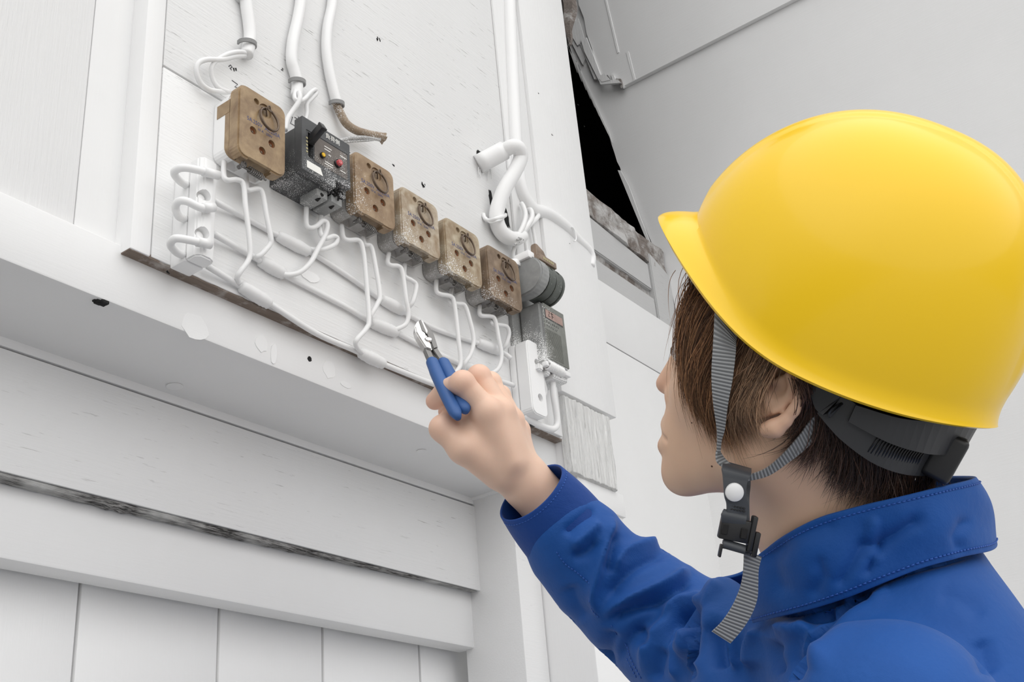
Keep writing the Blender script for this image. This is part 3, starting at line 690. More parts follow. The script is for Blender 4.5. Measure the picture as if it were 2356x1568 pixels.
for pts, spl, lb in buses:
    t = empty('bus_wire', tuple(W(*pts[0])), label=lb, cat='wire', group='horizontal bus wires')
    wp = [W(x, y, .0045 if i not in (0, len(pts)-1) else .010) for i, (x, y) in enumerate(pts)]
    tube('wire', wp, .0032, M['wire'], t, 8, 6)
    for (a, b) in spl:       # taped splice: overlapping uneven wraps
        A, B = W(*a, .0055), W(*b, .0055); nn = 18; q = [A+(B-A)*i/nn for i in range(nn+1)]
        rr = [.0036]+[.0058+.0013*math.sin(math.pi*i/nn)+.0004*(i % 2)-.0005*random.random() for i in range(1, nn)]+[.0034]
        tube('tape_wrap', q, rr, M['tape'], t, 12, 1)
# ------------------------------------------------------------------ porcelain wire cleats
cl = empty('wire_cleat', tuple(W(400, 625)), label='white porcelain cleat with three thick wire loops, at the left end of the bus wires', cat='insulator', group='porcelain wire cleats')
lx0 = .588; lx1 = W(497, 450, .034)[0]; lz0 = W(400, 622)[2]; lz1 = W(400, 398)[2]+.004
box('cleat_back', lx0, lx1, YW-.0205, YW, lz0, lz1-.004, M['porc'], cl, .0016)
cf = prism('cleat_front', [(lx0+.0005, YW-.0212), (lx0+.0005, YW-.034), (lx0+.005, YW-.0385), (lx1-.006, YW-.0385), (lx1, YW-.034), (lx1, YW-.0212)], 2, lz0, lz1, M['porc'], cl, .0016)
hz = [W(475, 450, .038)[2], W(470, 535, .038)[2]]
xm = W(473, 450, .0385)[0]
boolean(cf, [cyl((xm, YW-.036, z), (0, 1, 0), .0062, .012, 20) for z in hz])
for z in hz: lathe('screw', [(0, 0), (.004, 0), (.0042, .0014), (.003, .0022), (0, .0024)], Matrix.Translation((xm+.0008, YW-.0300, z)) @ Rm, M['porc'], cl, 14)
for lp_ in ([(430, 427), (414, 416), (401, 399), (408, 389), (428, 386), (464, 393), (502, 403)], [(426, 505), (411, 497), (404, 477), (411, 463), (430, 463), (464, 478), (492, 477)], [(422, 587), (408, 581), (393, 564), (397, 552), (411, 548), (450, 555), (484, 562)]):
    pts = [W(x, y, o_) for (x, y), o_ in zip(lp_, (.018, .020, .023, .030, .038, .043, .0445))]
    wl_ = tube('wire_loop', pts, .0038, M['cable'], cl, 10, 6)
    tube('wire_sleeve', [pts[5]+(pts[6]-pts[5])*.1, pts[6]+(pts[6]-pts[5])*.02], [.0047, .0045], M['cable'], wl_, 10, 1)
cr_ = empty('wire_cleat', tuple(W(1197, 972)), label='white porcelain cleat at the right end of the bus wires, below the rotary device', cat='insulator', group='porcelain wire cleats')
rx0 = W(1178, 810)[0]-.009; rz1 = W(1178, 800)[2]; rz0 = W(1197, 968)[2]; rx1 = rx0+.034
box('cleat_back', rx0, rx1, YW-.010, YW, rz0+.002, rz1-.002, M['porc'], cr_, .002)
cf = prism('cleat_front', rrect(rx0, rx1, rz0-.001, rz1+.001, .009), 1, YW-.0300, YW-.0108, M['porc'], cr_, .0035, 3)
boolean(cf, [cyl((rx0+.020, YW-.030, rz0+(rz1-rz0)*k), (0, 1, 0), .0055, .014, 20) for k in (.24, .72)])
for k in (.24, .72): lathe('screw', [(0, 0), (.0036, 0), (.0038, .0014), (.003, .0022), (0, .0024)], Matrix.Translation((rx0+.020, YW-.0235, rz0+(rz1-rz0)*k)) @ Rm, M['porc'], cr_, 14)
# ------------------------------------------------------------------ supply cables from above, clips, bare ends
def cable(name, pts, r, label, offs, clips=(), extra=(), m='cable', taper=None):
    t = empty(name, tuple(W(pts[-1][0], pts[-1][1])), label=label, cat='cable', group='cables coming down the board')
    P3 = [W(x, y, offs) for x, y in pts]; P3 = [P3[0]+np.array([0, 0, .95]), P3[0]+np.array([0, 0, .04])]+P3
    c = tube('sheath', P3, taper or r, M[m], t, 12, 6)
    for (cx, cy) in clips:
        q = W(cx, cy, offs); k = 9
        arc = [q+np.array([ (r+.0022)*math.cos(a)*1.15, -(r+.0008)*math.sin(a)*1.05+offs*.35*0, .0025*math.cos(a)]) for a in np.linspace(-.35, math.pi+.35, k)]
        gs = [tube_geo([p+np.array([0, 0, dz]) for p in arc], .0012, 5, 3) for dz in (0, .0018, -.0018)]
        V_, F_ = join_geo(gs); mesh('clip', V_, F_, M['clip'], t)
    for ep in extra: tube('core', [W(*p) for p in ep[0]], ep[1], M[ep[2]], t, 8, 6)
    return t
M['clip'] = mat('grey_plastic_clip', (.30, .30, .30), .5)
M['browncable'] = spray('brown_old_sheath', (.20, .14, .09), (.34, .26, .18), .5, .44, fine=900); M['greywire'] = spray('grey_sprayed_wire', (.35, .35, .35), (.5, .5, .5), .6, .5, fine=900)
cable('supply_cable', [(560, -60), (567, 10), (574, 60), (575, 92), (567, 127)], .0072, 'left supply cable, ending in two white cores looped to the uppermost brown switch', .0085, [(568, 102)],
      [([(566, 122, .010), (550, 119, .014), (525, 124, .016), (500, 138, .014), (487, 155, .011), (489, 180, .008), (503, 202, .008), (528, 212, .008)], .0026, 'wire'),
       ([(563, 128, .009), (540, 130, .013), (510, 137, .015), (475, 137, .014), (456, 146, .012), (452, 165, .010), (461, 190, .008), (480, 206, .008), (500, 210, .008), (522, 212, .006)], .0029, 'wire')])
cable('supply_cable', [(693, -60), (692, 0), (686, 40), (674, 95), (671, 138), (678, 165), (684, 190), (682, 222)], .0068, 'middle supply cable, its two cores knotted above the charcoal breaker', .0085, [(683, 190)],
      [([(680, 205, .010), (678, 225, .014), (686, 232, .016), (700, 228, .015), (715, 212, .013), (726, 206, .011), (728, 214, .010), (716, 228, .010), (706, 240, .010), (706, 262, .010), (698, 290, .010), (688, 308, .012)], .0026, 'wire'),
       ([(688, 212, .016), (690, 225, .018), (684, 240, .016), (672, 257, .012), (661, 275, .010), (656, 300, .010)], .0030, 'wire')])
cable('supply_cable', [(768, -60), (764, 10), (754, 60), (751, 110), (757, 160), (768, 210), (777, 243)], .0064, 'right supply cable that ends cut off in a frayed brown sheath', .0080, [(774, 240)],
      [([(772, 235, .008), (782, 258, .009), (797, 284, .012), (820, 300, .016), (850, 309, .020), (878, 314, .022)], .0050, 'browncable'),
       ([(874, 321, .022), (850, 317, .020), (820, 316, .016), (795, 320, .010), (775, 326, .006), (768, 331, .003)], .0024, 'greywire'),
       ([(876, 318, .022), (850, 322, .019), (800, 326, .010), (778, 333, .004)], .0018, 'greywire')])
v, f = tube_geo([W(872, 313, .022), W(881, 317, .023)], [.0044, .0064], 12, 1, caps=False)
for i in range(12, 24): v[i] += np.array([random.uniform(.0, .003), random.uniform(-.002, .002), random.uniform(-.002, .002)])
fr = mesh('frayed_end', v, f, M['browncable'], [o for o in COL.objects if o.name.startswith('supply_cable')][-1])
# flat cable along the post, forking at the right
t = cable('trunk_cable', [(1170, -60), (1174, 60), (1180, 200), (1187, 340), (1198, 430), (1222, 478), (1258, 492), (1298, 520), (1326, 548), (1352, 572), (1362, 592), (1361, 612)], .0105, 'thick white trunk cable down the post, bending right over its edge', .0085, [],
      taper=[.0100]*9+[.0105, .0095, .0070, .0068, .0062, .005])
for q in ((1319, 540),):
    p0 = W(*q, .018); v, f = tube_geo([p0+np.array([.008*math.cos(a)-.002, -.001, .012*math.sin(a)]) for a in np.linspace(-1.7, 1.7, 10)], .0011, 6, 3); mesh('clip', v, f, M['cable'], t)
# rubber hose like conduit with a sleeve coming out of the wall
t = empty('conduit', tuple(W(1105, 380)), label='bent white conduit emerging from a wall hole through a sleeve, above the right switches', cat='conduit')
S0, S1 = W(1100, 378, .001), W(1160, 346, .030)
d = (S1-S0)/np.linalg.norm(S1-S0)
tube('sleeve', [S0, S0+(S1-S0)*.5, S1], .0135, M['cable'], t, 18, 2)
tube('pipe', [S1-d*.006]+[W(*p) for p in ((1178, 337, .043), (1193, 341, .048), (1198, 362, .044), (1184, 395, .036), (1162, 432, .026), (1148, 468, .018), (1142, 500, .013), (1150, 528, .012), (1166, 544, .013), (1186, 549, .016), (1204, 542, .018))], [.0105]*11+[.0100, .0085], M['cable'], t, 14, 7)
tube('clamp', [W(*p) for p in ((1112, 492, .001), (1116, 503, .004), (1126, 507, .010), (1138, 504, .022), (1150, 500, .025), (1160, 497, .020), (1163, 494, .010))], .0030, M['cable'], t, 6, 4)
tube('clamp', [W(*p) for p in ((1118, 500, .004), (1128, 512, .012), (1145, 508, .025), (1158, 503, .022))], .0016, M['cable'], t, 6, 4)
for k, pp in enumerate(([(1190, 545, .020), (1203, 520, .024), (1209, 495, .020), (1204, 475, .014), (1200, 468, .010)], [(1198, 542, .018), (1214, 518, .024), (1224, 500, .022), (1222, 484, .016), (1215, 482, .010)], [(1202, 540, .016), (1216, 520, .018), (1232, 505, .016), (1238, 495, .012), (1228, 490, .008)])):
    tube('core', [W(*p) for p in pp], .0036, M['cable'], t, 8, 6)
sb = bmesh.new()
for k in range(40):
    p = W(1196+random.gauss(0, 7), 546+random.gauss(0, 6), .014+random.random()*.012); bmesh.ops.create_icosphere(sb, subdivisions=1, radius=random.uniform(.0008, .0024), matrix=Matrix.Translation(p))
bmobj('flaking_paint', sb, M['greywire'], t, 5)
def hole(px, py, rx, rz, rot=0, y=YW, parent=None):
    bm = bmesh.new(); c = onY(px, py, y); n = 18; vs = []
    for i in range(n):
        a = 2*math.pi*i/n; rr = 1+.18*random.uniform(-1, 1); x = rx*rr*math.cos(a); z = rz*rr*math.sin(a)
        vs.append(bm.verts.new((c[0]+x*math.cos(rot)-z*math.sin(rot), y-.0006, c[2]+x*math.sin(rot)+z*math.cos(rot))))
    f = bm.faces.new(vs); r = bmesh.ops.extrude_face_region(bm, geom=[f])
    for v_ in r['geom']:
        if isinstance(v_, bmesh.types.BMVert): v_.co.y = y+.004
    return bmobj('wall_hole', bm, M['dark'], parent)
hole(1106, 364, .010, .012, 0, YW, mb); hole(1160, 484, .006, .026, .25, YW, mb); hole(1130, 462, .004, .018, .1, YW, mb)
gs = []
for k in range(10):
    x = 1100+random.uniform(0, 34); y = 392+random.uniform(-10, 4); gs.append(tube_geo([W(x, y, .003), W(x+random.uniform(-2, 3), y+random.uniform(8, 24), .002)], [.0009, .0003], 4, 1))
V_, F_ = join_geo(gs); mesh('paint_drip', V_, F_, M['paint'], mb)
# service wires from the rotary device to the right cleat, thin verticals above it
wirething('feed_wire', [[(1243, 843, .024), (1247, 872, .022), (1253, 900, .018), (1246, 912, .016), (1225, 908, .014), (1205, 900, .012)]], .0040, M['cable'], 'short thick white wire from the rotary device to the right cleat', group='feed wires under the rotary device')
wirething('feed_wire', [[(1270, 860, .026), (1274, 910, .024), (1282, 965, .020), (1277, 984, .018), (1262, 985, .016), (1230, 972, .014), (1205, 958, .012)]], .0044, M['cable'], 'long thick white wire from the rotary device, dipping below the right cleat', group='feed wires under the rotary device')
for lb, pts in (('thin white wire rising from the left of the rotary device to the conduit', [(1183, 600, .006), (1181, 580, .006), (1188, 556, .010)]), ('thin white wire rising behind the rotary device lever', [(1216, 600, .008), (1210, 560, .006), (1207, 545, .006)]), ('slender white wire beside the post, above the lever tab', [(1235, 600, .012), (1232, 560, .012), (1225, 520, .012)])):
    wirething('thin_wire', [pts], .0028, M['wire'], lb, group='thin wires above the rotary device')
box('bare_gap', 1.158, 1.166, YW-.004, YW-.001, zb+HC-.001, zb+HC+.045, M['black'], mb, .0005)
# pencil marks written on the board beside the fittings
def hand(px, py, strs, s=.010, rot=0):
    c = W(px, py, .0002); return strokes('handwriting', strs, c, (s, 0, 0), (0, 0, s), .0005, M['pencil'], mb)
hand(533, 200, [[(0, 1), (.9, .9), (.45, .3), (1.2, .45)], [(1.4, 1.1), (1.6, 1.0)]], .009)
hand(664, 283, [[(0, .9), (.5, .95), (.25, .1), (.9, .15)], [(.75, 1.1), (1.7, 1.1)], [(1.25, 1.4), (1.1, .0)], [(1.2, .6), (1.8, .3)]], .012)
hand(795, 362, [[(.0, .9), (.8, 1.1)], [(.45, 1.5), (.5, -.3)], [(.5, .5), (.95, .2)]], .010)
hand(526, 155, [[(0, .2), (.4, .8), (.8, .5), (.3, .0), (.7, -.2)]], .006)
# ------------------------------------------------------------------ the person: shared frames and tools
import openvdb
def camp(px, py, d): return np.array([(px-1178)/F_PX*d, (784-py)/F_PX*d, -d])
def c2w(v): return np.asarray(v) @ MC.T + C0
def c2px(v): v = np.asarray(v); return 1178+F_PX*v[..., 0]/-v[..., 2], 784-F_PX*v[..., 1]/-v[..., 2]
HF = np.array([-.83, .46, -.31]); HF /= np.linalg.norm(HF)                # helmet forward
HS = np.array([-.36, 0, .93]); HS -= HF*(HS@HF); HS /= np.linalg.norm(HS)  # towards the person's left ear
HU = np.cross(HF, HS); H0 = camp(1775, 885, .80)-.07*HS
HB = np.array([HF, HU, HS])
def h2c(v): return np.asarray(v) @ HB + H0
def h2w(v): return c2w(h2c(v))
def c2h(v): return (np.asarray(v)-H0) @ HB.T
def hpx(px, py, s=0.):
    """a point of the head frame seen at (px, py), at lateral offset s"""
    r = np.array([(px-1178)/F_PX, (784-py)/F_PX, -1.]); d = ((H0@HS)+s)/(r@HS); return c2h(r*d)
def smin(a, b, k):
    h = np.clip(.5+.5*(b-a)/k, 0, 1); return b*(1-h)+a*h-k*h*(1-h)
def smax(a, b, k): return -smin(-a, -b, k)
def sph(p, c, r): return np.linalg.norm(p-np.asarray(c, np.float32), axis=-1)-r
def ell(p, c, r, R=None):
    q = p-np.asarray(c, np.float32)
    if R is not None: q = q @ np.asarray(R, np.float32).T
    r = np.asarray(r, np.float32); k0 = np.linalg.norm(q/r, axis=-1); k1 = np.linalg.norm(q/(r*r), axis=-1)+1e-9
    return k0*(k0-1)/k1
def cap(p, a, b, ra, rb):
    a = np.asarray(a, np.float32); b = np.asarray(b, np.float32); ab = b-a; pa = p-a
    t = np.clip((pa@ab)/(ab@ab), 0, 1); return np.linalg.norm(pa-t[..., None]*ab, axis=-1)-(ra+(rb-ra)*t)
def chain(p, pts, rs, k):
    d = None
    for a, b, ra, rb in zip(pts, pts[1:], rs, rs[1:]):
        e = cap(p, a, b, ra, rb); d = e if d is None else smin(d, e, k)
    return d
def sdf_mesh(fn, lo, hi, vox):
    lo = np.asarray(lo, float); hi = np.asarray(hi, float); n = np.ceil((hi-lo)/vox).astype(int)+1
    ax = [(lo[i]+np.arange(n[i])*vox).astype(np.float32) for i in range(3)]
    A = np.empty(tuple(n), np.float32); step = max(1, int(1.2e6/(n[1]*n[2])))
    for i in range(0, n[0], step):
        g = np.stack(np.meshgrid(ax[0][i:i+step], ax[1], ax[2], indexing='ij'), -1); A[i:i+step] = fn(g)
    A = np.clip(A, -3*vox, 3*vox)
    A[0] = A[-1] = 3*vox; A[:, 0] = A[:, -1] = 3*vox; A[:, :, 0] = A[:, :, -1] = 3*vox
    g = openvdb.FloatGrid(3*vox); g.copyFromArray(A); v, q = g.convertToQuads(0.0)
    v = v*vox+lo; c = np.cross(v[q[:, 2]]-v[q[:, 0]], v[q[:, 3]]-v[q[:, 1]]); vol = (c*(v[q[:, 0]]-v.mean(0))).sum()
    return v, (q[:, ::-1] if vol < 0 else q)
def vnormals(v, q):
    n = np.zeros_like(v); fn = np.cross(v[q[:, 2]]-v[q[:, 0]], v[q[:, 3]]-v[q[:, 1]])
    for k in range(4): np.add.at(n, q[:, k], fn)
    return n/(np.linalg.norm(n, axis=1)[:, None]+1e-12)
def fastmesh(name, v, q, m, parent, col=None, outward=None):
    v = np.asarray(v, np.float64)-np.array(origin(parent)) if parent else np.asarray(v)
    me = bpy.data.meshes.new(name); me.vertices.add(len(v)); me.vertices.foreach_set('co', v.ravel())
    k = q.shape[1]; me.loops.add(q.size); me.polygons.add(len(q)); me.loops.foreach_set('vertex_index', q.ravel().astype(np.int32))
    me.polygons.foreach_set('loop_start', np.arange(len(q), dtype=np.int32)*k); me.update(calc_edges=True)
    if col is not None:
        at = me.color_attributes.new('tint', 'FLOAT_COLOR', 'POINT'); at.data.foreach_set('color', np.hstack([col, np.ones((len(col), 1))]).ravel())
    return meobj(name, me, m, parent, True)
def polysd(x, y, poly):
    """signed distance to a polygon, negative inside"""
    d = np.full(x.shape, 1e9, np.float32); ins = np.zeros(x.shape, bool); n = len(poly)
    for i in range(n):
        ax_, ay = poly[i]; bx, by = poly[(i+1) % n]; ex, ey = bx-ax_, by-ay
        t = np.clip(((x-ax_)*ex+(y-ay)*ey)/(ex*ex+ey*ey+1e-12), 0, 1); d = np.minimum(d, np.hypot(x-ax_-t*ex, y-ay-t*ey))
        c = ((ay > y) != (by > y)) & (x < (bx-ax_)*(y-ay)/(by-ay+1e-12)+ax_); ins ^= c
    return np.where(ins, -d, d)
# materials
def skinmat():
    m = mat('skin', (.62, .40, .29), .48, sss=.12); t = NT(m)
    a = t.n('ShaderNodeVertexColor'); a.layer_name = 'tint'
    v = t.coord(); n = t.noise(60, v, 4); n2 = t.noise(900, v, 2)
    t.color(t.mix(t.math('MULTIPLY', n, .25), a.outputs[0], (.60, .33, .24))); t.bump(n2, .12, .0004); return m
M['skin'] = skinmat()
def cloth(name, col, col2):
    m = mat(name, col, .66, sheen=.06, spec=.3); t = NT(m); v = t.coord(); n = t.noise(16, v, 4)
    c = t.mix(n, col, col2); t.color(c)
    w1 = t.n('ShaderNodeTexWave', wave_type='BANDS', bands_direction='DIAGONAL'); w1.inputs['Scale'].default_value = 420; w1.inputs['Distortion'].default_value = .6; t.l(v, w1.inputs['Vector'])
    b1 = t.bump(w1.outputs[0], .10, .0003); t.bump(t.noise(40, v, 5, .6), .35, .004, b1); return m
M['blue'] = cloth('blue_cotton_twill', (.0035, .060, .27), (.007, .090, .36))
M['bluecuff'] = cloth('blue_cotton_cuff', (.004, .046, .23), (.006, .056, .28))
M['thread'] = mat('blue_thread', (.02, .10, .42), .6)
M['helmet'] = mat('yellow_gloss_shell', (.95, .60, .004), .30, coat=.22, spec=.4)
M['web'] = mat('grey_webbing', (.15, .155, .16), .65); 
def webm():
    t = NT(M['web']); v = t.coord(kind='UV'); w1 = t.n('ShaderNodeTexWave', wave_type='BANDS', bands_direction='X'); w1.inputs['Scale'].default_value = 1.0; t.l(v, w1.inputs['Vector'])
    t.color(t.mix(w1.outputs[0], (.13, .135, .14), (.34, .35, .36))); t.bump(w1.outputs[0], .8, .0006)
webm()
M['webdark'] = mat('dark_grey_strap', (.055, .060, .068), .45); M['bplastic'] = mat('black_buckle_plastic', (.016, .016, .017), .4)
M['suspension'] = mat('dark_suspension_plastic', (.028, .029, .032), .45); M['snapw'] = mat('white_snap', (.86, .86, .86), .3)
def hairm():
    m = mat('brown_hair', (.12, .05, .02), .42, sheen=.1); t = NT(m); a = t.n('ShaderNodeVertexColor'); a.layer_name = 'tint'; t.color(a.outputs[0]); return m
M['hair'] = hairm()
# ------------------------------------------------------------------ body: head and neck
NECK0 = np.array([-.034, -.020, 0]); NB = camp(1955, 1350, .885); NBh = c2h(NB)
up_ = np.array([.407, .914, 0]); fw_ = np.array([.914, -.407, 0]); FR = np.array([fw_, up_, [0, 0, 1.]])
def fu(f, u, s=0.): return (f, u, s)
ear_px = [(1806, 838), (1826, 838), (1842, 858), (1846, 885), (1840, 915), (1826, 944), (1806, 968), (1784, 984), (1766, 988)]
ear3 = [hpx(x, y, .083+.004*math.sin(i/8*math.pi)) for i, (x, y) in enumerate(ear_px)]
anti = [hpx(x, y, .0815) for x, y in ((1812, 862), (1822, 885), (1816, 915), (1798, 938), (1780, 945))]
def head_sdf(p, ears=True):
    a = p.copy(); a[..., 2] = np.abs(a[..., 2])
    d = ell(p, (-.018, .045, 0), (.096, .092, .074))
    d = smin(d, ell(p, (.024, -.022, 0), (.054, .072, .060), FR), .03)
    d = smin(d, cap(a, (-.008, -.052, .044), (.026, -.088, .012), .017, .018), .02)
    d = smin(d, cap(a, (-.008, -.052, .044), (-.004, -.01, .056), .015, .014), .02)
    d = smin(d, ell(p, (.038, -.068, 0), (.027, .032, .028), FR), .016)
    d = smin(d, sph(p, (.0345, -.0990, 0), .0165), .012)
    d = smin(d, sph(a, (.042, -.026, .034), .022), .02)
    d = smin(d, cap(a, (.078, .006, 0), (.062, .006, .036), .010, .009), .014)
    d = smax(d, -sph(a, (.082, -.010, .031), .0115), .010)
    d = smin(d, cap(p, (.0775, .000, 0), (.0785, -.0440, 0), .0055, .0078), .008)
    d = smin(d, sph(a, (.0665, -.0475, .0105), .0070), .006)
    d = smin(d, cap(a, (.0605, -.0700, 0), (.0520, -.0735, .017), .0078, .004), .004)
    d = smin(d, cap(a, (.0555, -.0860, 0), (.0490, -.0810, .016), .0078, .004), .004)
    d = smax(d, -cap(a, (.0700, -.0797, 0), (.0545, -.0785, .022), .0016, .0012), .003)
    d = smax(d, -sph(a, (.0665, -.0555, .006), .0030), .003)
    d = smin(d, chain(p, [NECK0, (NECK0+NBh)/2, NBh+np.array([-.008, -.01, -.004])], [.062, .059, .056], .01), .022)
    d = smin(d, cap(p, (NECK0+NBh)/2+np.array([.018, 0, .022]), (-.02, -.05, .045), .030, .018), .02)
    if ears:
        e = ell(a, hpx(1797, 905, .078), (.011, .026, .0045), np.array([[.88, .47, 0], [-.47, .88, 0], [0, 0, 1]]))
        e = smax(e, -ell(a, hpx(1786, 895, .083), (.0055, .011, .0045), np.array([[.88, .47, 0], [-.47, .88, 0], [0, 0, 1]])), .003)
        h = chain(a, ear3, [.0022, .0030, .0034, .0036, .0036, .0038, .0044, .0062, .0058], .003)
        e = smin(e, h, .004); e = smin(e, chain(a, anti, [.0018, .0024, .0024, .0024, .0022], .002), .003)
        e = smin(e, sph(a, hpx(1762, 908, .078), .0045), .004)
        d = smin(d, e, .005)
    return d
v, q = sdf_mesh(head_sdf, (-.135, -.165, -.10), (.10, .145, .10), .0015)
nrm = vnormals(v, q); rl = lambda c, r: np.exp(-((np.linalg.norm(v-np.array(c), axis=1))/r)**2)
base = np.array([.77, .52, .36]); col = np.tile(base, (len(v), 1))
def blend(w_, c):
    global col
    w_ = np.clip(w_, 0, 1)[:, None]; col = col*(1-w_)+np.array(c)*w_
lipd = np.minimum(cap(np.abs(v*[1, 1, 1])*[1, 1, 1]*0+np.c_[v[:, 0], v[:, 1], np.abs(v[:, 2])], (.0605, -.0715, 0), (.0520, -.0745, .017), .0062, .0025), cap(np.c_[v[:, 0], v[:, 1], np.abs(v[:, 2])], (.0555, -.0855, 0), (.0490, -.0805, .016), .0066, .0025))
blend(rl((.080, -.046, 0), .014)*.35, (.72, .34, .26)); blend(np.clip(1-lipd/.0020, 0, 1)*.75*(v[:, 0] > .04), (.52, .23, .20))
for pp_ in ear3[2:]: blend(rl(pp_, .008)*.16, (.72, .33, .25))
blend(rl(hpx(1776, 888, .078), .0045)*.9, (.16, .06, .04)); blend(rl((.03, -.05, .05), .02)*.10, (.70, .36, .27))
# scalp under the hair
SCALP = [tuple(hpx(x, y, .065)[:2]) for x, y in ((1570, 600), (1572, 700), (1588, 800), (1608, 880), (1635, 950), (1662, 1000), (1705, 985), (1735, 950), (1750, 910), (1770, 850), (1800, 820), (1842, 852), (1852, 920), (1850, 985), (1880, 1040), (1930, 1100), (1985, 1128), (2060, 1140), (2200, 1130), (2300, 900), (2100, 500), (1700, 400))]
ps = polysd(v[:, 0], v[:, 1], SCALP); isear = np.min([np.linalg.norm(v-e, axis=1) for e in ear3], axis=0) < .014
blend(np.where(isear, 0, np.clip(-ps/.004, 0, 1))*.9, (.035, .018, .010))
for mx, my, ms, mr in ((1638, 1072, .045, .0012), (1593, 972, .045, .0007), (1905, 1085, .06, .0009)):
    pass
geo = [(h2w(v), q, col)]
# eyes
# torso core, shoulders and the right arm under the clothes
CR = {'up': np.array([-.082, .893, -.443]), 'L': np.array([-.253, .406, .865]), 'Fr': np.array([-.952, -.184, -.193])}
shL = NB+CR['L']*.150-CR['up']*.125; shR = NB-CR['L']*.155-CR['up']*.075
WR = camp(1205, 1112, 1.12); EL = camp(1560, 1500, 1.10)
def core_sdf(p):
    d = ell(p, NB-CR['up']*.20, (.12, .17, .075), np.array([CR['L'], CR['up'], CR['Fr']]))
    d = smin(d, cap(p, NB+CR['up']*.01-CR['Fr']*.008, NB-CR['up']*.12, .048, .06), .02)
    d = smin(d, cap(p, shL, shR, .036, .036), .02)
    return smin(d, chain(p, [shR, EL, camp(1300, 1225, 1.125)], [.045, .038, .026], .01), .02)
lo = np.min([shL, shR, EL, NB-CR['up']*.32, WR], axis=0)-.08; hi = np.max([shL, shR, EL, NB, WR, camp(1300, 1225, 1.125)], axis=0)+.08
v2, q2 = sdf_mesh(core_sdf, lo, hi, .005); geo.append((c2w(v2), q2, np.tile(base, (len(v2), 1))))
# hand: the right hand seen from its back, thumb at the lower left, fingers closed round the cutter handles
hp_ = lambda px, py, d: camp(px, py, d)
wrA, wrB = hp_(1298, 1222, 1.125), hp_(1205, 1108, 1.12)
MCP = [hp_(1122, 948, 1.102), hp_(1152, 950, 1.118), hp_(1176, 968, 1.136), hp_(1192, 990, 1.154)]
PIP = [hp_(1064, 880, 1.098), hp_(1102, 866, 1.128), hp_(1128, 880, 1.152), hp_(1152, 908, 1.172)]
DIP = [hp_(1024, 896, 1.120), hp_(1056, 896, 1.150), hp_(1090, 920, 1.172), hp_(1118, 946, 1.186)]
TIP = [hp_(1000, 922, 1.134), hp_(1028, 946, 1.160), hp_(1066, 958, 1.172), hp_(1100, 975, 1.180)]
TH = [hp_(1150, 1080, 1.110), hp_(1068, 1030, 1.098), hp_(1018, 985, 1.104), hp_(1042, 955, 1.128)]
def hand_sdf(p):
    d = chain(p, [wrA, wrB], [.0240, .0215], .004)
    d = smin(d, cap(p, wrB+camp(0, 0, 0)*0+np.array([.004, .006, -.01]), wrA+np.array([.004, .006, -.012]), .019, .023), .01)
    d = smin(d, cap(p, wrB, hp_(1150, 1035, 1.118), .0205, .0225), .012)
    for i, m_ in enumerate(MCP):
        c = hp_(1180+6*i, 1080-4*i, 1.115+.010*i)
        d = smin(d, cap(p, c, m_, .0160, (.0138, .0136, .0128, .0115)[i]), .010)
    d = smin(d, sph(p, hp_(1100, 1010, 1.120), .024), .018)
    for i in range(4):
        r = (.0112, .0112, .0106, .0094)[i]
        f_ = chain(p, [MCP[i], PIP[i], DIP[i], TIP[i]], [r*1.10, r*.97, r*.86, r*.78], .003)
        f_ = smin(f_, sph(p, PIP[i], r*1.03), .003)
        d = smin(d, f_, .0045)
        d = smin(d, sph(p, MCP[i]+np.array([0, 0, .0025]), r*1.02), .006)
    t_ = chain(p, TH, [.0195, .0142, .0118, .0098], .006); d = smin(d, t_, .010)
    d = smin(d, cap(p, hp_(1066, 1030, 1.105), hp_(1098, 985, 1.118), .010, .012), .012)          # web of the thumb
    for a, b in ((MCP[0], hp_(1178, 1060, 1.10)), (MCP[1], hp_(1190, 1060, 1.112))):              # tendons
        d = smin(d, cap(p, a+np.array([0, 0, .004]), b+np.array([0, 0, .004]), .0062, .004), .016)
    for P_, dr in ((PIP[0], DIP[0]), (PIP[1], DIP[1])):
        ax_ = np.cross(dr-P_, [0, 0, 1.]); ax_ /= np.linalg.norm(ax_)
    return d
pts = np.array(MCP+PIP+DIP+TIP+TH+[wrA, wrB]); v3, q3 = sdf_mesh(hand_sdf, pts.min(0)-.03, pts.max(0)+.03, .0013)
v = v3; col = np.tile(np.array([.84, .59, .45]), (len(v3), 1))
for k_, r_, w_ in [(p_, .012, .45) for p_ in PIP[:2]]+[(p_, .012, .22) for p_ in MCP]+[(TH[2], .014, .30), (TH[1], .012, .12)]+[(p_, .012, .6) for p_ in TIP]+[(p_, .010, .4) for p_ in DIP]: blend(rl(k_, r_)*w_, (.74, .33, .24))
geo.append((c2w(v3), q3, col))
V_ = []; Q_ = []; C_ = []; o_ = 0
for a, b, c in geo: V_.append(a); Q_.append(b+o_); C_.append(c); o_ += len(a)
pr = empty('person', tuple(c2w(NB-CR['up']*.30)), label='person in a blue work jacket looking up, raising a hand with cutters', cat='person')
fastmesh('body', np.vstack(V_), np.vstack(Q_), M['skin'], pr, np.vstack(C_))
body = [o for o in pr.children if o.name.startswith('body')][0]
